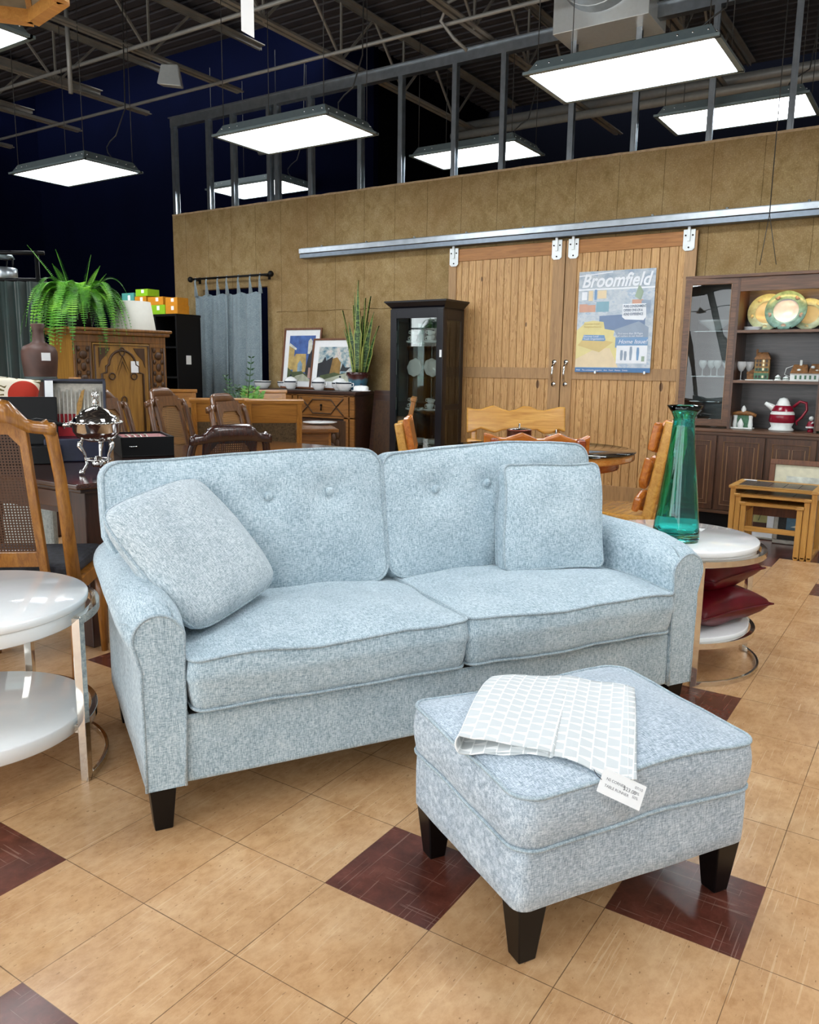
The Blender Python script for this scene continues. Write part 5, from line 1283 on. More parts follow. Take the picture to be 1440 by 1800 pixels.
# ------------------------------------------------------------------ cane-back dining chairs
def cane():
    m = N('woven_cane'); sp = m.n('ShaderNodeSeparateXYZ'); m.l(m.coord((82, 82, 82)), sp.inputs[0])
    fx = m.math('SUBTRACT', m.math('FRACT', sp.outputs[0]), .5); fz = m.math('SUBTRACT', m.math('FRACT', sp.outputs[2]), .5)
    r = m.math('SQRT', m.math('ADD', m.math('MULTIPLY', fx, fx), m.math('MULTIPLY', fz, fz)))
    hole = m.math('LESS_THAN', r, .30)
    m.set(Base_Color=m.ramp(m.noise(m.coord((300, 300, 300)), 1, 2), [(.3, '#7d5a34'), (.7, '#b58c5b')]), Roughness=.5, Alpha=m.math('SUBTRACT', 1, hole)); m.bump(r, .5, .002)
    M['cane'] = m.mat
cane()
def cane_dark():
    m = N('dark_woven_cane'); sp = m.n('ShaderNodeSeparateXYZ'); m.l(m.coord((90, 90, 90)), sp.inputs[0])
    fx = m.math('SUBTRACT', m.math('FRACT', sp.outputs[0]), .5); fz = m.math('SUBTRACT', m.math('FRACT', sp.outputs[2]), .5)
    r = m.math('SQRT', m.math('ADD', m.math('MULTIPLY', fx, fx), m.math('MULTIPLY', fz, fz)))
    m.set(Base_Color='#4a2f1c', Roughness=.5, Alpha=m.math('GREATER_THAN', r, .27)); M['cane_dark'] = m.mat
cane_dark()
M['chairbrown'] = wood('brown_chair_wood', '#472a17', '#7c5230', 2, 1.6, .3, coat=.4)
M['chairamber'] = wood('amber_chair_wood', '#6b3d14', '#a8702c', 2, 1.4, .3, coat=.4)
M['chairdark'] = wood('dark_chair_wood', '#1d0e09', '#41231a', 2, 1.6, .25, coat=.5)
M['seatpat'] = plain('dark_patterned_seat', '#25262c', .8, var=.7, scale=40)
def cane_chair(label, loc, rz, mat='chairbrown', H=1.07, w=.50, arms=False, cm='cane', sw=.20, scroll=True):
    o = thing('cane_chair', label, 'chair', loc, rz); zs = .45; lean = .24
    def yb(z): return .20 + (z - zs) * lean
    for s in (-1, 1):
        x = s * (w / 2 - .02)
        pts = [(x, yb(zs) - .01, zs - .06), (x, yb(.65), .65), (x * 1.0, yb(.85), .85), (x * .96, yb(H - .10) , H - .10), (x * .86, yb(H - .06) + .01, H - .055)]
        G().tube(pts, [.024, .022, .020, .020, .018], 8, flat=1.2).build('back_post', mat, o)
        G().tube([(x, .19, zs - .03), (x, .25, 0)], [.024, .018], 8).build('leg', mat, o)
        G().tube([(x * .95, -.20, zs - .03), (x * .95, -.21, .22), (x * .95, -.22, 0)], [.026, .022, .015], 8).build('leg', mat, o)
        if arms:
            G().tube([(x, yb(.70), .70), (x * 1.04, .0, .69), (x * 1.04, -.16, .67), (x, -.18, .45)], [.018, .02, .022, .018], 8).build('arm', mat, o)
    # crest: shoulders dropping either side of a raised scrolled top
    g = G(); nseg = 22; vs = []
    for k in range(nseg + 1):
        t = -1 + 2 * k / nseg; x = t * (w / 2 - .01); up = .5 + .5 * math.tanh((sw / w * 2.1 - abs(t)) * 14)
        zt = H - .065 + .055 * up * (1 if scroll else .4) - .012 * t * t; y = yb(zt) + .012 + (.03 * up if scroll else 0)
        th = .022 + .018 * up
        for dy, dz in ((-.016, -th), (.014, -th), (.02, th * .6), (.0, th), (-.018, th * .5)): vs.append((x, y + dy, zt + dz))
    g.add(vs, [(k * 5 + j, k * 5 + (j + 1) % 5, (k + 1) * 5 + (j + 1) % 5, (k + 1) * 5 + j) for k in range(nseg) for j in range(5)] + [(4, 3, 2, 1, 0), tuple(nseg * 5 + j for j in range(5))], True)
    g.build('crest_rail', mat, o)
    # splat frame and cane
    T = T4((0, .20, zs), -math.atan(lean)); L = (H - zs)
    for s in (-1, 1):
        g = G(); g.T = T; g.box(s * sw - .016, s * sw + .016, -.014, .014, .0, L - .03); g.build('splat_stile', mat, o, bevel=.004)
    g = G(); g.T = T; g.box(-sw, sw, -.012, .012, .05, .11); g.build('splat_rail', mat, o); g = G(); g.T = T; g.box(-sw, sw, -.012, .012, L - .08, L - .01)
    for s in (-1, 1): g.prism([(s * (sw - .002), L - .08), (s * (sw - .05), L - .08), (s * (sw - .002), L - .14)], -.012, .012, 'y')
    g.build('splat_rail', mat, o)
    p = G().grid(lambda i, j: (-sw + 2 * sw * i, 0, .10 + (L - .17) * j), 4, 8).build('cane_panel', cm, o); p.location = (0, .20, zs); p.rotation_euler = (-math.atan(lean), 0, 0)
    G().box(-w / 2, w / 2, -.23, .21, zs - .07, zs - .01).build('seat_rail', mat, o, bevel=.008)
    G().box(-w / 2 + .02, w / 2 - .02, -.22, .18, zs - .01, zs + .045).build('seat', 'seatpat', o, bevel=.022, seg=3)
    return o
# ------------------------------------------------------------------ dark dining table and the things on it
M['mahog'] = wood('dark_mahogany', '#1d0d08', '#4a261a', 1, 1.2, .14, coat=.8)
M['mahogv'] = wood('dark_mahogany_upright', '#1a0c07', '#3c1f15', 2, 1.4, .3, coat=.3)
def dark_table():
    o = thing('dining_table', 'dark mahogany dining table with clipped corners behind the sofa', 'table', (.94, 1.544, 0)); L, Wd, c = 2.08, 1.06, .10
    o.location = (.94, 1.544, 0)
    poly = [(0, .0 + c * .2), (.095, -.0), (L - c, 0), (L, c), (L, Wd - c), (L - c, Wd), (c, Wd), (0, Wd - c)]
    G().prism(poly, .735, .76).build('tabletop', 'mahog', o, bevel=.006, seg=3)
    G().prism([(.03 + x * .965, .02 + y * .96) for x, y in poly], .715, .735).build('edge_moulding', 'mahogv', o, bevel=.005)
    for a in ((.09, .11, .1, Wd - .1), (L - .11, L - .09, .1, Wd - .1), (.1, L - .1, .08, .10), (.1, L - .1, Wd - .1, Wd - .08)): G().box(*a, .60, .715).build('apron', 'mahogv', o)
    G().box(.082, .09, .22, .48, .625, .70).build('apron_drawer', 'mahog', o, bevel=.003)
    for x in (.12, L - .12):
        for y in (.12, Wd - .12):
            g = G(); g.cbox((x, y, .66), (.10, .10, .12)); g.hexa([(x - .04, y - .04, .0), (x + .04, y - .04, 0), (x + .04, y + .04, 0), (x - .04, y + .04, 0)], [(x - .05, y - .05, .6), (x + .05, y - .05, .6), (x + .05, y + .05, .6), (x - .05, y + .05, .6)])
            g.build('leg', 'mahogv', o, bevel=.006)
dark_table()
TZ = .7605
cane_chair('amber cane-back dining chair nearest the camera, at the left edge', (.72, 1.60, 0), fc(40), 'chairamber', 1.11, .52, sw=.135, cm='cane_dark', scroll=True)
cane_chair('brown cane-back chair behind the red-lined tray, leftmost of three in a row', (2.17, 2.60, 0), fc(285), 'chairbrown', 1.08, .46, sw=.125)
cane_chair('brown cane-back chair behind the dark table, middle of three in a row', (2.76, 2.72, 0), fc(285), 'chairbrown', 1.08, .46, sw=.125)
cane_chair('brown cane-back chair behind the dark armchair, rightmost of three in a row', (2.94, 2.34, 0), fc(282), 'chairbrown', 1.05, .46, sw=.125)
cane_chair('dark brown cane armchair with its back to the sofa', (1.80, 1.70, 0), fc(68), 'chairdark', .99, .43, arms=True, cm='cane_dark', sw=.12, scroll=False)
def chafing():
    o = thing('chafing_dish', 'silver chafing dish with black handle on the dark dining table', 'chafing dish', (1.22, 1.80, TZ), math.radians(33.4 + 17)); o.scale = (.88, .88, .96)
    # local -y... the handle points to the left as seen
    for k in range(3):
        a = k * 2 * PI / 3 - 2.2; ca, sa = math.cos(a), math.sin(a)
        G().tube([(.075 * ca, .075 * sa, .17), (.095 * ca, .095 * sa, .14), (.07 * ca, .07 * sa, .10), (.06 * ca, .06 * sa, .05), (.085 * ca, .085 * sa, .01)], [.008, .014, .008, .007, .010], 8).ball((.09 * ca, .09 * sa, .012), (.016, .016, .012), 10).ball((.092 * ca, .092 * sa, .145), (.015, .015, .018), 8).build('leg', 'silver', o)
    G().tube([(.066 * math.cos(a), .066 * math.sin(a), .07) for a in [2 * PI * k / 28 for k in range(28)]], .004, 6, closed=True).build('brace_ring', 'silver', o)
    G().lathe([(0, .035), (.035, .035), (.038, .06), (.02, .068), (.014, .085), (0, .088)], 24).build('burner', 'silver', o)
    b = G().lathe([(0, .155), (.05, .157), (.095, .175), (.118, .205), (.122, .24), (.128, .245), (.128, .251), (.115, .25)], 48).build('pan', 'silver', o)
    g = G()
    for k in range(36): a = 2 * PI * k / 36; g.ball((.127 * math.cos(a), .127 * math.sin(a), .249), (.007, .007, .006), 6)
    g.build('gadroon_rim', 'silver', b)['kind'] = 'stuff'
    l = G().lathe([(.118, .252), (.112, .268), (.100, .280), (.085, .286), (.080, .292), (.06, .308), (.03, .32), (.012, .328), (0, .33)], 48).build('lid', 'silver', o)
    g = G().lathe([(.012, .335), (.018, .345), (.008, .355), (.012, .362)], 16)
    for k in range(5): a = k * 2 * PI / 5; g.tube([(.006 * math.cos(a), .006 * math.sin(a), .36), (.018 * math.cos(a), .018 * math.sin(a), .375), (.010 * math.cos(a + .6), .010 * math.sin(a + .6), .392)], [.003, .005, .003], 6)
    g.build('finial', 'silver', l)
    d = (0, 1, 0)
    h = G().tube([(0, .12, .235), (0, .165, .238)], [.012, .009], 10).build('handle_socket', 'silver', o)
    G().tube([(0, .16, .238), (0, .19, .242), (0, .235, .248), (0, .29, .254), (0, .315, .256)], [.008, .011, .014, .017, .008], 12).build('handle', 'black', o)
chafing()
M['navybox'] = plain('navy_leatherette', '#141b33', .35, var=.2, scale=30)
M['redvel'] = plain('red_velvet', '#9c0f1c', .8, var=.2, Sheen_Weight=.4)
def cutlery():
    o = thing('cutlery_chest', 'open navy cutlery chest displaying silver knives and forks on red lining', 'cutlery chest', (1.50, 2.37, TZ), fc(230))
    # front faces -y (towards the camera)
    G().box(-.15, .15, -.10, .13, 0, .12).build('base', 'navybox', o, bevel=.006)
    T = T4((0, .05, .12), -.22)
    g = G(); g.T = T; g.box(-.15, .15, 0, .02, 0, .30); 
    for a in ((-.15, -.138, -.05, .0, 0, .30), (.138, .15, -.05, 0, 0, .30), (-.15, .15, -.05, 0, .288, .30)): g.box(*a)
    lid = g.build('lid', 'navybox', o, bevel=.003)
    g = G(); g.T = T; g.box(-.137, .137, -.012, -.001, 0, .12); g.build('red_lining', 'redvel', lid)
    g = G(); g.T = T; g.box(-.137, .137, -.006, -.001, .12, .285); g.build('pale_lining', plain('silk_lining', '#b9b4a8', .6, var=.15, scale=60), lid)
    g = G(); g.T = T
    M['knife'] = plain('cutlery_silver', '#dedcd2', .3, .5, .05)
    for k in range(13):
        x = -.125 + k * .0205; g = G(); g.T = T; h = .04 + .02 * ((k * 7) % 3) / 2
        g.tube([(x, -.018, h), (x, -.02, h + .09), (x, -.02, h + .20)], [.005, .0035, .0055], 6, flat=.6)
        g.build('knife', 'knife', lid)
    g = G(); g.T = T; g.prism([(.0, .10), (.028, .15), (.045, .25), (.03, .24), (.005, .17)], -.03, -.026, 'y'); g.build('carving_piece', plain('gilt_blade', '#8d6b38', .4, .6, .3, 80), lid)
    g = G(); g.T = T; g.box(-.148, -.108, -.054, -.051, .17, .29); g.build('price_card', 'paper', lid)
    b = G(); b.T = T; b.box(-.03, .03, -.05, -.0, .30, .31); b.build('catch', 'oak', lid)
cutlery()
def black_case():
    o = thing('black_case', 'open black case with blue tape on its lid, on the dark table', 'case', (1.20, 2.40, TZ), fc(232))
    G().box(-.17, .17, -.02, .14, 0, .09).build('base', 'black', o, bevel=.004)
    g = G(); g.T = T4((0, .10, .09), -.10); g.box(-.17, .17, 0, .03, 0, .245); lid = g.build('lid', 'black', o, bevel=.004)
    g = G(); g.T = T4((0, .10, .09), -.10); g.box(-.155, -.105, -.0015, 0, .195, .238); g.build('blue_tape', plain('blue_tape', '#1c49b8', .6), lid)
black_case()
def tray():
    o = thing('flatware_box', 'open black flatware box lined in red on the dark table', 'flatware box', (1.93, 2.38, TZ), math.radians(-30))
    g = G()
    for a in ((-.14, .14, -.20, -.188), (-.14, .14, .188, .20), (-.14, -.128, -.188, .188), (.128, .14, -.188, .188)): g.box(*a, 0, .11)
    g.box(-.14, .14, -.20, .20, 0, .01); g.build('case', 'black', o, bevel=.003)
    G().box(-.128, .128, -.188, .188, .01, .098).build('lining', 'redvel', o)
    for k in range(4): G().tube([(-.08 + k * .03, -.13, .102), (-.08 + k * .035, .02, .104), (-.08 + k * .035, .08, .102)], [.004, .003, .010], 6, flat=.5).build('spoon', 'knife', o)
    G().tube([(-.1, -.202, .06), (-.1, -.215, .06), (-.06, -.215, .06), (-.06, -.202, .06)], .004, 5).build('catch', 'silver', o)
tray()
# ------------------------------------------------------------------ patterned cushion on a pale armchair at the far left
def armchair():
    x, y = 1.55, 3.48
    o = thing('armchair', 'pale upholstered armchair at the left edge behind the black case', 'armchair', (x, y, 0), fc(-120)); m = fabric('pale_armchair_cloth', '#9fb0b2', '#c2cecd', '#dbe3e1', .6)
    M['palecloth'] = m
    G().box(-.38, .38, -.38, .38, .12, .46).build('seat', 'palecloth', o, bevel=.04, seg=4); G().box(-.38, .38, .26, .42, .4, .98).build('back', 'palecloth', o, bevel=.05, seg=4)
    for s in (-1, 1): G().box(min(s * .30, s * .42), max(s * .30, s * .42), -.38, .36, .12, .64).build('arm', 'palecloth', o, bevel=.04, seg=4)
    for a in (-.33, .33):
        for b in (-.33, .33): G().cyl((a, b, 0), (a, b, .12), .02, .03).build('leg', 'legs', o)
armchair()
def scroll_cushion():
    m = N('scroll_print'); v = m.coord(); w = m.n('ShaderNodeTexWave', wave_type='RINGS'); m.l(m.coord((1, 1, 1)), w.inputs['Vector']); w.inputs['Scale'].default_value = 7; w.inputs['Distortion'].default_value = 9; w.inputs['Detail Scale'].default_value = 1.4
    c = m.ramp(w.outputs['Fac'], [(.30, '#e8e0cc'), (.36, '#63552f'), (.88, '#6f6238'), (.93, '#e8e0cc')])
    sp = m.n('ShaderNodeSeparateXYZ'); m.l(v, sp.inputs[0])
    def circ(cx, cy, r): return m.math('LESS_THAN', m.math('SQRT', m.math('ADD', m.math('POWER', m.math('SUBTRACT', sp.outputs[0], cx), 2), m.math('POWER', m.math('SUBTRACT', sp.outputs[1], cy), 2))), r)
    c = m.mix(circ(.12, .10, .105), c, '#e8e0cc'); c = m.mix(circ(.125, .10, .09), c, '#b5321f'); c = m.mix(circ(-.17, -.05, .045), c, '#a12d1e')
    ln = m.math('LESS_THAN', m.math('ABSOLUTE', m.math('ADD', sp.outputs[0], .09)), .012); c = m.mix(ln, c, '#8c1f1a')
    m.set(Base_Color=c, Roughness=.9); M['scroll'] = m.mat
    A = fc(-122); X, Y = 1.72, 3.16
    knife_pillow('patterned_cushion', 'cream cushion with olive scrolls and a red disc behind the black case', 'cushion', .42, .13, 'scroll', 'scroll', Matrix.Translation((1.66, 3.36, .985)) @ Matrix.Rotation(A, 4, 'Z') @ Matrix.Rotation(PI / 2 - .12, 4, 'X') @ Matrix.Rotation(-.14, 4, 'Z'), 17, .05, False)
scroll_cushion()
# ------------------------------------------------------------------ carved cabinet, fern, lampshade
M['gold_oak'] = wood('carved_golden_oak', '#4a2e12', '#8a5c26', 2, 1.5, .35, coat=.4)
M['gold_side'] = wood('plain_golden_side', '#6f4c1c', '#a57a35', 2, 1, .35, coat=.4)
def carved_cabinet():
    Wd, D, H = .80, .45, 1.50
    o = thing('carved_cabinet', 'tall carved oak cabinet with an arched door carrying the fern', 'cabinet', (2.852, 4.352, 0), math.radians(-11)); # local x across the front, y into depth
    G().box(0, .02, 0, D, .35, H).box(Wd - .02, Wd, 0, D, .35, H).box(0, Wd, 0.01, D, .35, .38).box(0, Wd, D - .02, D, .35, H).build('carcass', 'gold_side', o)
    G().box(-.03, Wd + .03, -.04, D + .01, H, H + .03).box(-.045, Wd + .045, -.055, D + .01, H + .03, H + .055).build('cornice', 'gold_oak', o, bevel=.008, seg=3)
    G().box(0, Wd, -.012, .012, H - .06, H).box(0, Wd, -.012, .012, .35, .44).build('rail', 'gold_oak', o, bevel=.004)
    for a in (0, Wd - .15):
        st = G().box(a, a + .15, -.012, .012, .44, H - .06).build('carved_stile', 'gold_oak', o, bevel=.003)
        g = G(); g.tube([(a + .02, -.014, .5), (a + .13, -.014, .5), (a + .13, -.014, H - .09), (a + .02, -.014, H - .09)], .006, 5, closed=True)
        for k in range(9):
            z = .58 + k * .095; g.ball((a + .075, -.016, z), (.035 - .012 * (k % 2), .014, .035), 8)
            for s in (-1, 1): g.ball((a + .075 + s * .035, -.014, z + .045), (.015, .01, .022), 6)
        g.build('carving', 'carve', st)
    x0, x1 = .155, Wd - .155; cx = Wd / 2
    d = G().box(x0, x1, -.014, .008, .445, H - .065).build('door', 'gold_side', o, bevel=.003)
    g = G(); g.tube([(x0 + .012, -.017, .46), (x1 - .012, -.017, .46), (x1 - .012, -.017, H - .08), (x0 + .012, -.017, H - .08)], .009, 6, closed=True); g.build('door_moulding', 'carve', d)
    pts = [(cx - .18, .50), (cx - .18, 1.19)] + [(cx - .18 + .04, 1.20), (cx - .14, 1.25)] + [(cx + .115 * math.cos(a), 1.265 + .115 * math.sin(a)) for a in [PI - k * PI / 12 for k in range(13)]] + [(cx + .14, 1.25), (cx + .14, 1.20), (cx + .18, 1.19), (cx + .18, .50)]
    G().tube([(x, -.018, z) for x, z in pts], .010, 6).build('arch_moulding', 'carve', d)
    g = G(); c = 1.17
    def loop(ps, r=.007): g.tube([(cx + x, -.022, c + z) for x, z in ps], r, 5, closed=True)
    loop([(0, .17), (-.07, 0), (0, -.17), (.07, 0)]); loop([(0, .12), (-.045, 0), (0, -.12), (.045, 0)], .005)
    for s in (-1, 1):
        loop([(s * .095 + .026 * math.cos(a), .026 * math.sin(a)) for a in [k * PI / 6 for k in range(12)]], .006); loop([(.022 * math.cos(a), s * .20 + .034 * math.sin(a)) for a in [k * PI / 6 for k in range(12)]], .006)
    loop([(0, -.24), (-.03, -.30), (0, -.36), (.03, -.30)], .006)
    g.build('lozenge_carving', 'carve', d)
    g = G()
    for s in (-1, 1): g.prism([(cx + s * .20, 1.40), (cx + s * .10, 1.40), (cx + s * .13, 1.35), (cx + s * .18, 1.30), (cx + s * .20, 1.24)], -.020, -.014, 'y')
    g.build('corner_spandrel', 'carve', d)
    G().box(cx + .07, cx + .14, -.026, -.024, 1.20, 1.295).build('price_card', 'paper', d)
    for x in (.04, Wd - .04):
        for y in (.04, D - .04): G().lathe([(.02, 0), (.035, .03), (.02, .06), (.04, .18), (.025, .28), (.045, .35)], 14, (x, y, 0)).build('leg', 'gold_oak', o)
    return o
cab = carved_cabinet()
def cabpt(x, y, z):
    a = math.radians(-11); return (2.852 + math.cos(a) * x - math.sin(a) * y, 4.352 + math.sin(a) * x + math.cos(a) * y, z)
def fern():
    o = thing('potted_fern', 'big bright green fern in a dark pot on the carved cabinet', 'potted plant', cabpt(.17, .24, 1.556))
    G().lathe([(0, 0), (.09, 0), (.10, .01), (.13, .10), (.13, .12), (.14, .13), (.14, .2), (.125, .2), (.12, .17), (0, .17)], 32).build('pot', plain('black_pot', '#17181b', .25), o)
    m = N('fern_green'); m.set(Base_Color=m.ramp(m.noise(m.coord(), 6, 3), [(.3, '#2f6f14'), (.5, '#55a022'), (.7, '#8fd03c')]), Roughness=.5, Transmission_Weight=0.0, Subsurface_Weight=0.0); M['fern'] = m.mat; m = N('fern_green_deep'); m.set(Base_Color=m.ramp(m.noise(m.coord(), 6, 3), [(.3, '#1e4d10'), (.7, '#4c8f22')]), Roughness=.5); M['fern2'] = m.mat
    rnd = random.Random(12)
    view = math.radians(33.4 + 21.7)      # direction the shop entrance looks at the fern
    def frond(az, ln, rise, droop, w=.06, up_=None, start=.18):
        d = Vector((math.cos(az), math.sin(az), 0)); side = Vector((-d.y, d.x, 0)); n = 42; g = G(); P = []
        for k in range(n + 1):
            t = k / n; r = ln * (t * .9) * (1 - .25 * droop * t * t); z = start + rise * ln * math.sin(min(1, t * 1.15) * PI * .5) - droop * ln * t ** 2.4
            if up_: r = ln * t * (1 - .1 * t); z = start + up_ * (t - .12 * t * t)
            P.append(d * (r + .03) + Vector((0, 0, z)))
        g.tube(P, [.0028 * (1 - k / n * .7) for k in range(n + 1)], 4)
        for k in range(2, n + 1):
            t = k / n; wl = 1.08 * w * (math.sin(min(1, (t * 1.05)) * PI) ** .6) * (1.05 - .35 * t) + .006; tan = (P[min(n, k + 1)] - P[k - 1]).normalized(); step = ln / n
            up = side.cross(tan)
            for s in (-1, 1):
                b = P[k]; v = side * s; curl = up * (-.25 * wl)
                q = [b - tan * step * .27, b + v * wl * .55 - tan * step * .30 + curl * .3, b + v * wl + tan * step * .15 + curl, b + v * wl * .55 + tan * step * .30 + curl * .3, b + tan * step * .27]
                g.add(q, [(0, 1, 2, 3, 4)], True)
        return g.build('frond', 'fern' if up_ or rnd.random() < .55 else 'fern2', o)
    left = view + PI / 2
    # upright fronds
    for az, ln, up in ((left - .1, .36, .52), (left + .15, .13, .49), (left + PI - .2, .10, .46), (left + PI + .5, .20, .38), (left + .6, .2, .35), (left + PI, .22, .30)): frond(az, ln, 0, 0, .058, up)
    # arching and hanging fronds all round
    for k in range(84):
        az = k * 2.399 + rnd.uniform(-.2, .2); ln = rnd.uniform(.34, .50); ri = rnd.uniform(.25, .75); dr = rnd.uniform(.5, 1.35)
        frond(az, ln, ri, dr, rnd.uniform(.045, .06))
    for k in range(26):
        az = left + (PI if k % 2 else 0) + rnd.uniform(-.7, .7); frond(az, rnd.uniform(.50, .60), rnd.uniform(.3, .6), rnd.uniform(.8, 1.4), .055)
    for k in range(10):
        az = view + PI + rnd.uniform(-1.1, 1.1); frond(az, rnd.uniform(.42, .55), rnd.uniform(.2, .5), rnd.uniform(.9, 1.4), .055)
fern()
M['shade'] = plain('white_lampshade', '#c9c8bd', .8, var=.02)
sh = thing('lampshade', 'white tapered drum lampshade on the right of the carved cabinet', 'lampshade', cabpt(.60, .16, 1.556))
G().lathe([(.185, 0), (.15, .235), (.147, .235), (.182, 0)], 48).build('drum', 'shade', sh)
G().tube([(.149 * math.cos(a), .149 * math.sin(a), .225) for a in [k * PI / 12 for k in range(24)]], .003, 5, closed=True).tube([(-.13, 0, .225), (.13, 0, .225)], .003, 5).build('ring', 'galv', sh)
t = G().box(-.0, .002, .0, .03, 0, .04).build('tag', 'paper', sh); t.location = (-.157, -.06, .17)
# tall carved urn on the floor
def urn():
    x, y = ground(77, 5.9)
    o = thing('floor_urn', 'tall brown carved floor vase with a narrow neck beside the carved cabinet', 'floor vase', (x, y, 0))
    m = plain('burnt_terracotta', '#4f352c', .55, var=.35, scale=7, bump=.3); M['urn'] = m; M['urn_band'] = plain('slate_band', '#3c4746', .4)
    G().lathe([(0, 0), (.10, 0), (.12, .03), (.10, .10), (.085, .3), (.08, .55), (.088, .75), (.088, .80), (.092, .82), (.088, .84), (.092, .86), (.088, .88), (.092, .90), (.088, .92), (.09, 1.0), (.100, 1.12), (.105, 1.14), (.106, 1.16), (.112, 1.20), (.122, 1.30), (.121, 1.35), (.105, 1.385), (.06, 1.405), (.042, 1.42), (.037, 1.5), (.05, 1.54), (.04, 1.545), (.028, 1.5), (0, 1.48)], 40).build('body', 'urn', o)
    G().lathe([(.104, 1.135), (.112, 1.145), (.112, 1.165), (.106, 1.175)], 40).build('waist_band', 'urn_band', o)
    for s in range(6):
        a = s * PI / 3; G().tube([((.094 + .011 * t) * math.cos(a + t * .8), (.094 + .011 * t) * math.sin(a + t * .8), .98 + t * .14) for t in [k / 8 for k in range(9)]], .006, 5).build('raised_vine', 'urn', o)
    v = YAW + math.radians(24) + PI; g = G().box(-.001, .001, -.03, .03, 0, .055).build('price_card', 'paper', o); g.location = (.124 * math.cos(v + .35), .124 * math.sin(v + .35), 1.285); g.rotation_euler = (0, 0, v + .2)
urn()
# ------------------------------------------------------------------ dark green curtain on a free-standing rack with a metal drum above
def green_curtain():
    x0, y0 = ground(-60, 7.6); x1, y1 = ground(82, 7.6); L = math.hypot(x1 - x0, y1 - y0); a = math.atan2(y1 - y0, x1 - x0)
    M['green'] = plain('dark_teal_velvet', '#1c3431', .7, var=.3, scale=5, Sheen_Weight=.6)
    r = thing('curtain_rack', 'black free-standing rack carrying the dark green curtain', 'rack', (x0, y0, 0), a)
    for x in (0.02, L - .02): G().cyl((x, .06, 0), (x, .06, 2.28), .02, n=12).build('upright', 'black', r); G().box(x - .04, x + .04, -.2, .3, 0, .02).build('foot', 'black', r)
    for z in (2.02, 2.26): G().cyl((-.05, .06, z), (L + .05, .06, z), .018, n=10).build('crossbar', 'black', r)
    c = G().grid(lambda i, j: (i * L, .035 * math.sin(i * 46 + j * 2) + .02 * math.sin(i * 83 + 1) - .01, 2.0 - j * 1.96), 110, 10).build('green_curtain', 'green'); c.location = (x0, y0, 0); c.rotation_euler = (0, 0, a)
    tag(c, 'dark green floor-length curtain hanging at the far left', 'curtain')
    dx, dy = ground(22, 7.75)
    d = thing('metal_drum', 'ribbed grey metal drum on the rack above the dark green curtain', 'drum', (dx, dy, 2.03), a)
    G().lathe([(0, 0), (.13, 0), (.135, .01), (.135, .10), (.125, .105), (0, .105)], 40, fl=lambda q, z, rr: rr * (1 + .02 * math.cos(24 * q))).build('barrel', 'galv', d)
    G().lathe([(0, .19), (.12, .19), (.10, .225), (0, .23)], 32).build('cap', 'housing', d)
    for q in range(4): b = q * PI / 2; G().cyl((.11 * math.cos(b), .11 * math.sin(b), .1), (.11 * math.cos(b), .11 * math.sin(b), .19), .008, n=8).build('post', 'black', d)
green_curtain()
# ------------------------------------------------------------------ black bookcase with boxed goods
M['lime'] = plain('lime_box', '#86b91a', .5, var=.06); M['orange'] = plain('orange_box', '#c9851a', .5, var=.06); M['tealbox'] = plain('teal_box', '#4d9a92', .5); M['boxwhite'] = plain('pale_box', '#b7cec9', .5)
def bookcase():
    X0, Y0, D, W, H = 5.20, 5.857, .35, 1.15, 1.815
    o = thing('bookcase', 'tall black open bookcase stacked with green and orange boxes', 'bookcase', (X0, Y0, 0))
    for a in (0, W - .025): G().box(0, D, a, a + .025, 0, H).build('side', 'black', o)
    G().box(0, D, .35, .375, 0, H).build('divider', 'black', o)
    G().box(-.004, D + .004, -.004, W, H, H + .025).build('top', 'black', o); G().box(D - .01, D, 0, W, 0, H).build('back', 'black', o)
    for z in (.05, .42, .78, 1.12, 1.46): G().box(.005, D - .01, .025, W - .025, z, z + .02).build('shelf', 'black', o)
    G().box(.12, .19, -.006, -.001, 1.28, 1.38).build('price_card', 'paper', o)
    zt = H + .025
    def box(lab, x, y, z, w, h, mat, d=.17):
        b = thing('product_box', lab, 'box', (X0 + x, Y0 + y, z), 0, 'coloured boxes on and in the bookcase'); G().box(0, d, 0, w, 0, h).build('carton', mat, b, bevel=.002); G().box(-.0012, 0, w * .3, w * .3 + .045, h * .45, h * .9).build('label', 'paper', b)
    # top, from right to left as seen
    box('orange box at the bottom right of the stack on the bookcase', .02, -.0, zt, .20, .095, 'orange')
    box('lime green box at the bottom middle of the stack on the bookcase', .02, .21, zt, .31, .105, 'lime')
    box('lime green box at the bottom left of the stack on the bookcase', .02, .53, zt, .23, .10, 'lime')
    box('orange box second row right on the bookcase', .03, .01, zt + .096, .20, .085, 'orange', .16)
    box('orange box second row middle on the bookcase', .02, .24, zt + .106, .26, .09, 'orange')
    box('orange box second row left on the bookcase', .02, .53, zt + .101, .20, .11, 'orange')
    box('lime green box topmost on the bookcase', .02, .50, zt + .212, .21, .08, 'lime')
    box('teal box at the left of the stack on the bookcase', .04, .77, zt, .22, .26, 'tealbox')
    box('narrow lime green box on the upper bookcase shelf', .02, .395, 1.4805 - .0, .14, .12, 'lime'); box('pale green box on the upper bookcase shelf beside the lime one', .02, .545, 1.4805, .12, .14, 'boxwhite')
    box('narrow lime box on the middle bookcase shelf', .02, .39, 1.1405, .12, .10, 'lime'); box('pale tall box on the middle bookcase shelf', .05, .52, 1.1405, .16, .22, 'boxwhite')
    box('pale box lying on the bookcase shelf below the middle one', .02, .39, .8005, .10, .22, 'boxwhite'); box('lime box on the bookcase shelf below the middle one', .02, .50, .8005, .12, .22, 'lime'); box('pale box at the left of the lower bookcase shelf', .02, .63, .8005, .14, .20, 'boxwhite')
bookcase()
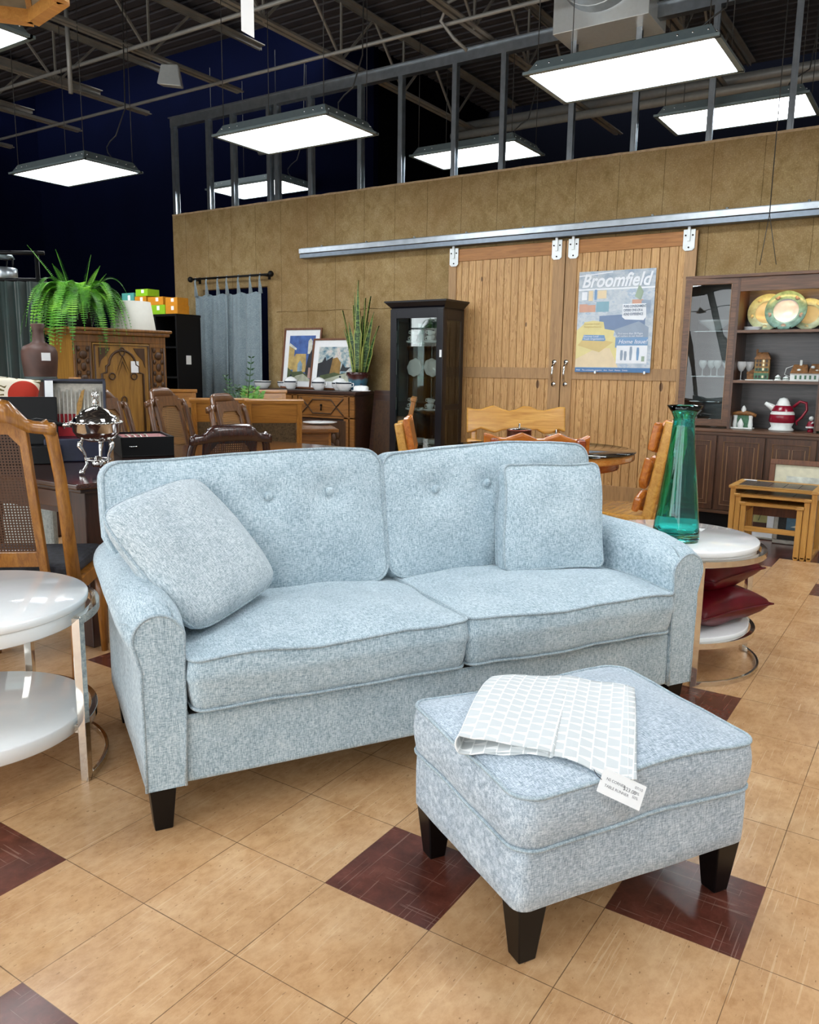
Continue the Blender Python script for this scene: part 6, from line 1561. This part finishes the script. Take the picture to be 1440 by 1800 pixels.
# ------------------------------------------------------------------ zz plant on the oak table
def zz():
    x, y = ground(432, 7.05)
    o = thing('zz_plant', 'small zz plant with upright feathered stems on the oak table', 'potted plant', (x, y, .756))
    G().lathe([(0, 0), (.06, 0), (.08, .12), (.085, .13), (.08, .14), (.07, .13), (0, .12)], 24).build('pot', plain('cream_pot', '#b9b08e', .5), o)
    M['zz'] = plain('zz_leaf', '#1f4a1d', .3, var=.5, scale=30); M['zz2'] = plain('fresh_leaf', '#5f9c3a', .4, var=.3, scale=20); rnd = random.Random(5)
    rt = Vector((math.sin(YAW), -math.cos(YAW), 0))
    for lean, ln, mat in ((.10, .46, 'zz'), (-.42, .30, 'zz'), (-.22, .22, 'zz'), (.28, .20, 'zz2'), (.5, .16, 'zz2'), (-.6, .18, 'zz'), (.05, .2, 'zz2')):
        g = G(); top = rt * (lean * ln) + Vector((0, 0, ln)); n = 9; b0 = Vector((0, 0, .12)) + rt * (lean * .1)
        g.tube([b0, b0 + top * .5 + Vector((0, 0, .01)), b0 + top], [.006, .005, .002], 6)
        for k in range(2, n + 1):
            p = b0 + top * (k / n)
            for s in (-1, 1):
                d = (rt * s * 1.0 + Vector((0, 0, .55)) + Vector((rnd.uniform(-.4, .4), rnd.uniform(-.4, .4), 0)) * .6).normalized(); l = .062 * (1.1 - .5 * k / n) * (1.5 if mat == 'zz2' else 1); w = d.cross(Vector((rt.y, -rt.x, .2))).normalized() * l * .2
                g.add([p, p + d * l * .4 + w, p + d * l, p + d * l * .4 - w], [(0, 1, 2, 3)], True)
        g.build('stem', mat, o)
zz()
# ------------------------------------------------------------------ ceiling duct, speaker, hanging tag and lantern
def duct():
    o = thing('air_duct', 'white sheet-metal duct box with a round duct feeding it, top right', 'duct', (6.08, .95, 4.2))
    G().box(0, .48, 0, .86, 0, .75).build('plenum', 'white_metal', o, bevel=.004)
    T = T4((.0, .42, .50), 0, -PI / 2)
    g = G(); g.T = T; g.lathe([(.40, -.02), (.40, .0)] + [(.38 + .006 * (k % 2), .06 + k * .08) for k in range(22)], 48); g.build('round_duct', 'galv', o)
    g = G()
    for k in range(8): g.tube([(-.12 - k * .2 + 0, .42 + .388 * math.cos(a), .50 + .388 * math.sin(a)) for a in [j * PI / 18 for j in range(36)]], .005, 4, closed=True)
    g.build('duct_seams', 'white_metal', o)['kind'] = 'stuff'
    for y in (.02, .84): G().cyl((.03, y, .7), (.03, y, .85), .006, n=6).build('hanger_rod', 'wire', o)
duct()
def speaker():
    x, y = ground(297, 5.5)
    o = thing('ceiling_speaker', 'small white wall speaker hung under the second joist', 'speaker', (2.55, 2.86, 3.0))
    o.location = (4.35, 5.74 - .02, 4.10) if False else (x * 1.0, y, 3.0)
    return o
def speaker2():
    # hangs from the bottom chord of the joist at y = 5.74
    t = (5.74 + 1.4666) / (2.863 + 1.4666); x = -1.0979 + (2.636 + 1.0979) * t; z = 1.2592 + (3.061 - 1.2592) * t
    o = thing('ceiling_speaker', 'small white box speaker hanging under a joist at upper left', 'speaker', (x, 5.74, z), fc(215))
    G().hexa([(-.10, -.13, -.11), (.16, -.13, -.13), (.14, .06, -.10), (-.08, .06, -.08)], [(-.08, -.02, .12), (.10, -.02, .12), (.10, .06, .12), (-.06, .06, .12)]).build('cabinet', 'white_metal', o, bevel=.015, seg=3)
    G().bar((0, .02, .1), (0, .02, 4.375 - z), .03, .01, (0, 1, 0)).build('bracket', 'galv', o)
speaker2()
def ceiling_tag():
    o = thing('hanging_price_tag', 'white price tag dangling from above near the top of the picture', 'price tag', (.069, -.33, 1.85), YAW + PI / 2 + .25)
    G().prism([(-.0115, .002), (.0115, .012), (.0115, .068), (.006, .08), (-.006, .08), (-.0115, .066)], -.0004, .0004, 'y').build('card', 'paper', o)
    G().cyl((0, 0, .078), (0, 0, 3.08), .0006, n=5).build('string', 'wire', o)
    g = G()
    for k in range(5): g.box(-.006 + k * .0022, -.0052 + k * .0022, -.0008, -.0004, .02, .055)
    g.build('printed_lines', 'ink', o)['kind'] = 'stuff'
ceiling_tag()
def lantern():
    c = Vector((-.062, .300, 1.985)); 
    o = thing('hanging_lantern', 'oak-framed hanging lantern at the top left corner', 'lantern', (-.088, .257, 2.012))
    M['lantern_wood'] = wood('lantern_oak', '#b07a35', '#cf9a50', 0, 2, .45); M['lgl'] = plain('streaky_panel_glass', '#a9a08a', .15, var=.35, scale=20)
    R, n = .155, 6; rot = math.radians(20)
    def ring(r, z): return [(r * math.cos(rot + k * PI / 3), r * math.sin(rot + k * PI / 3), z) for k in range(n)]
    a, b, c2 = ring(R, .0), ring(R * .72, .22), None
    for k in range(n):
        p, q = Vector(a[k]), Vector(a[(k + 1) % n]); G().bar(p, q, .026, .026).build('lower_rail', 'lantern_wood', o)
        G().bar(a[k], b[k], .014, .014).build('rib', 'lantern_wood', o); G().bar(b[k], b[(k + 1) % n], .016, .016).build('upper_rail', 'lantern_wood', o)
        G().add([a[k], a[(k + 1) % n], b[(k + 1) % n], b[k]], [(0, 1, 2, 3)]).build('glass_panel', 'lgl', o, solid=.002)
    G().cyl((0, 0, .2), (0, 0, 2.95), .004, n=6).lathe([(.115, .22), (.0, .24)], 6).build('chain', 'wire', o)
lantern()
pipe('hanging_wire_pair', 'thin dark wires hanging in front of the track at upper right', [(5.9, -.16, 4.9), (5.9, -.16, 2.48)], .004, 'wire', 'wire')
pipe('hanging_wire', 'forked dark wire below the track, left prong', [(5.9, -.16, 2.48), (5.9, -.12, 2.10)], .003, 'wire', 'wire')
pipe('hanging_wire', 'forked dark wire below the track, right prong', [(5.9, -.16, 2.48), (5.9, -.24, 2.10)], .003, 'wire', 'wire')
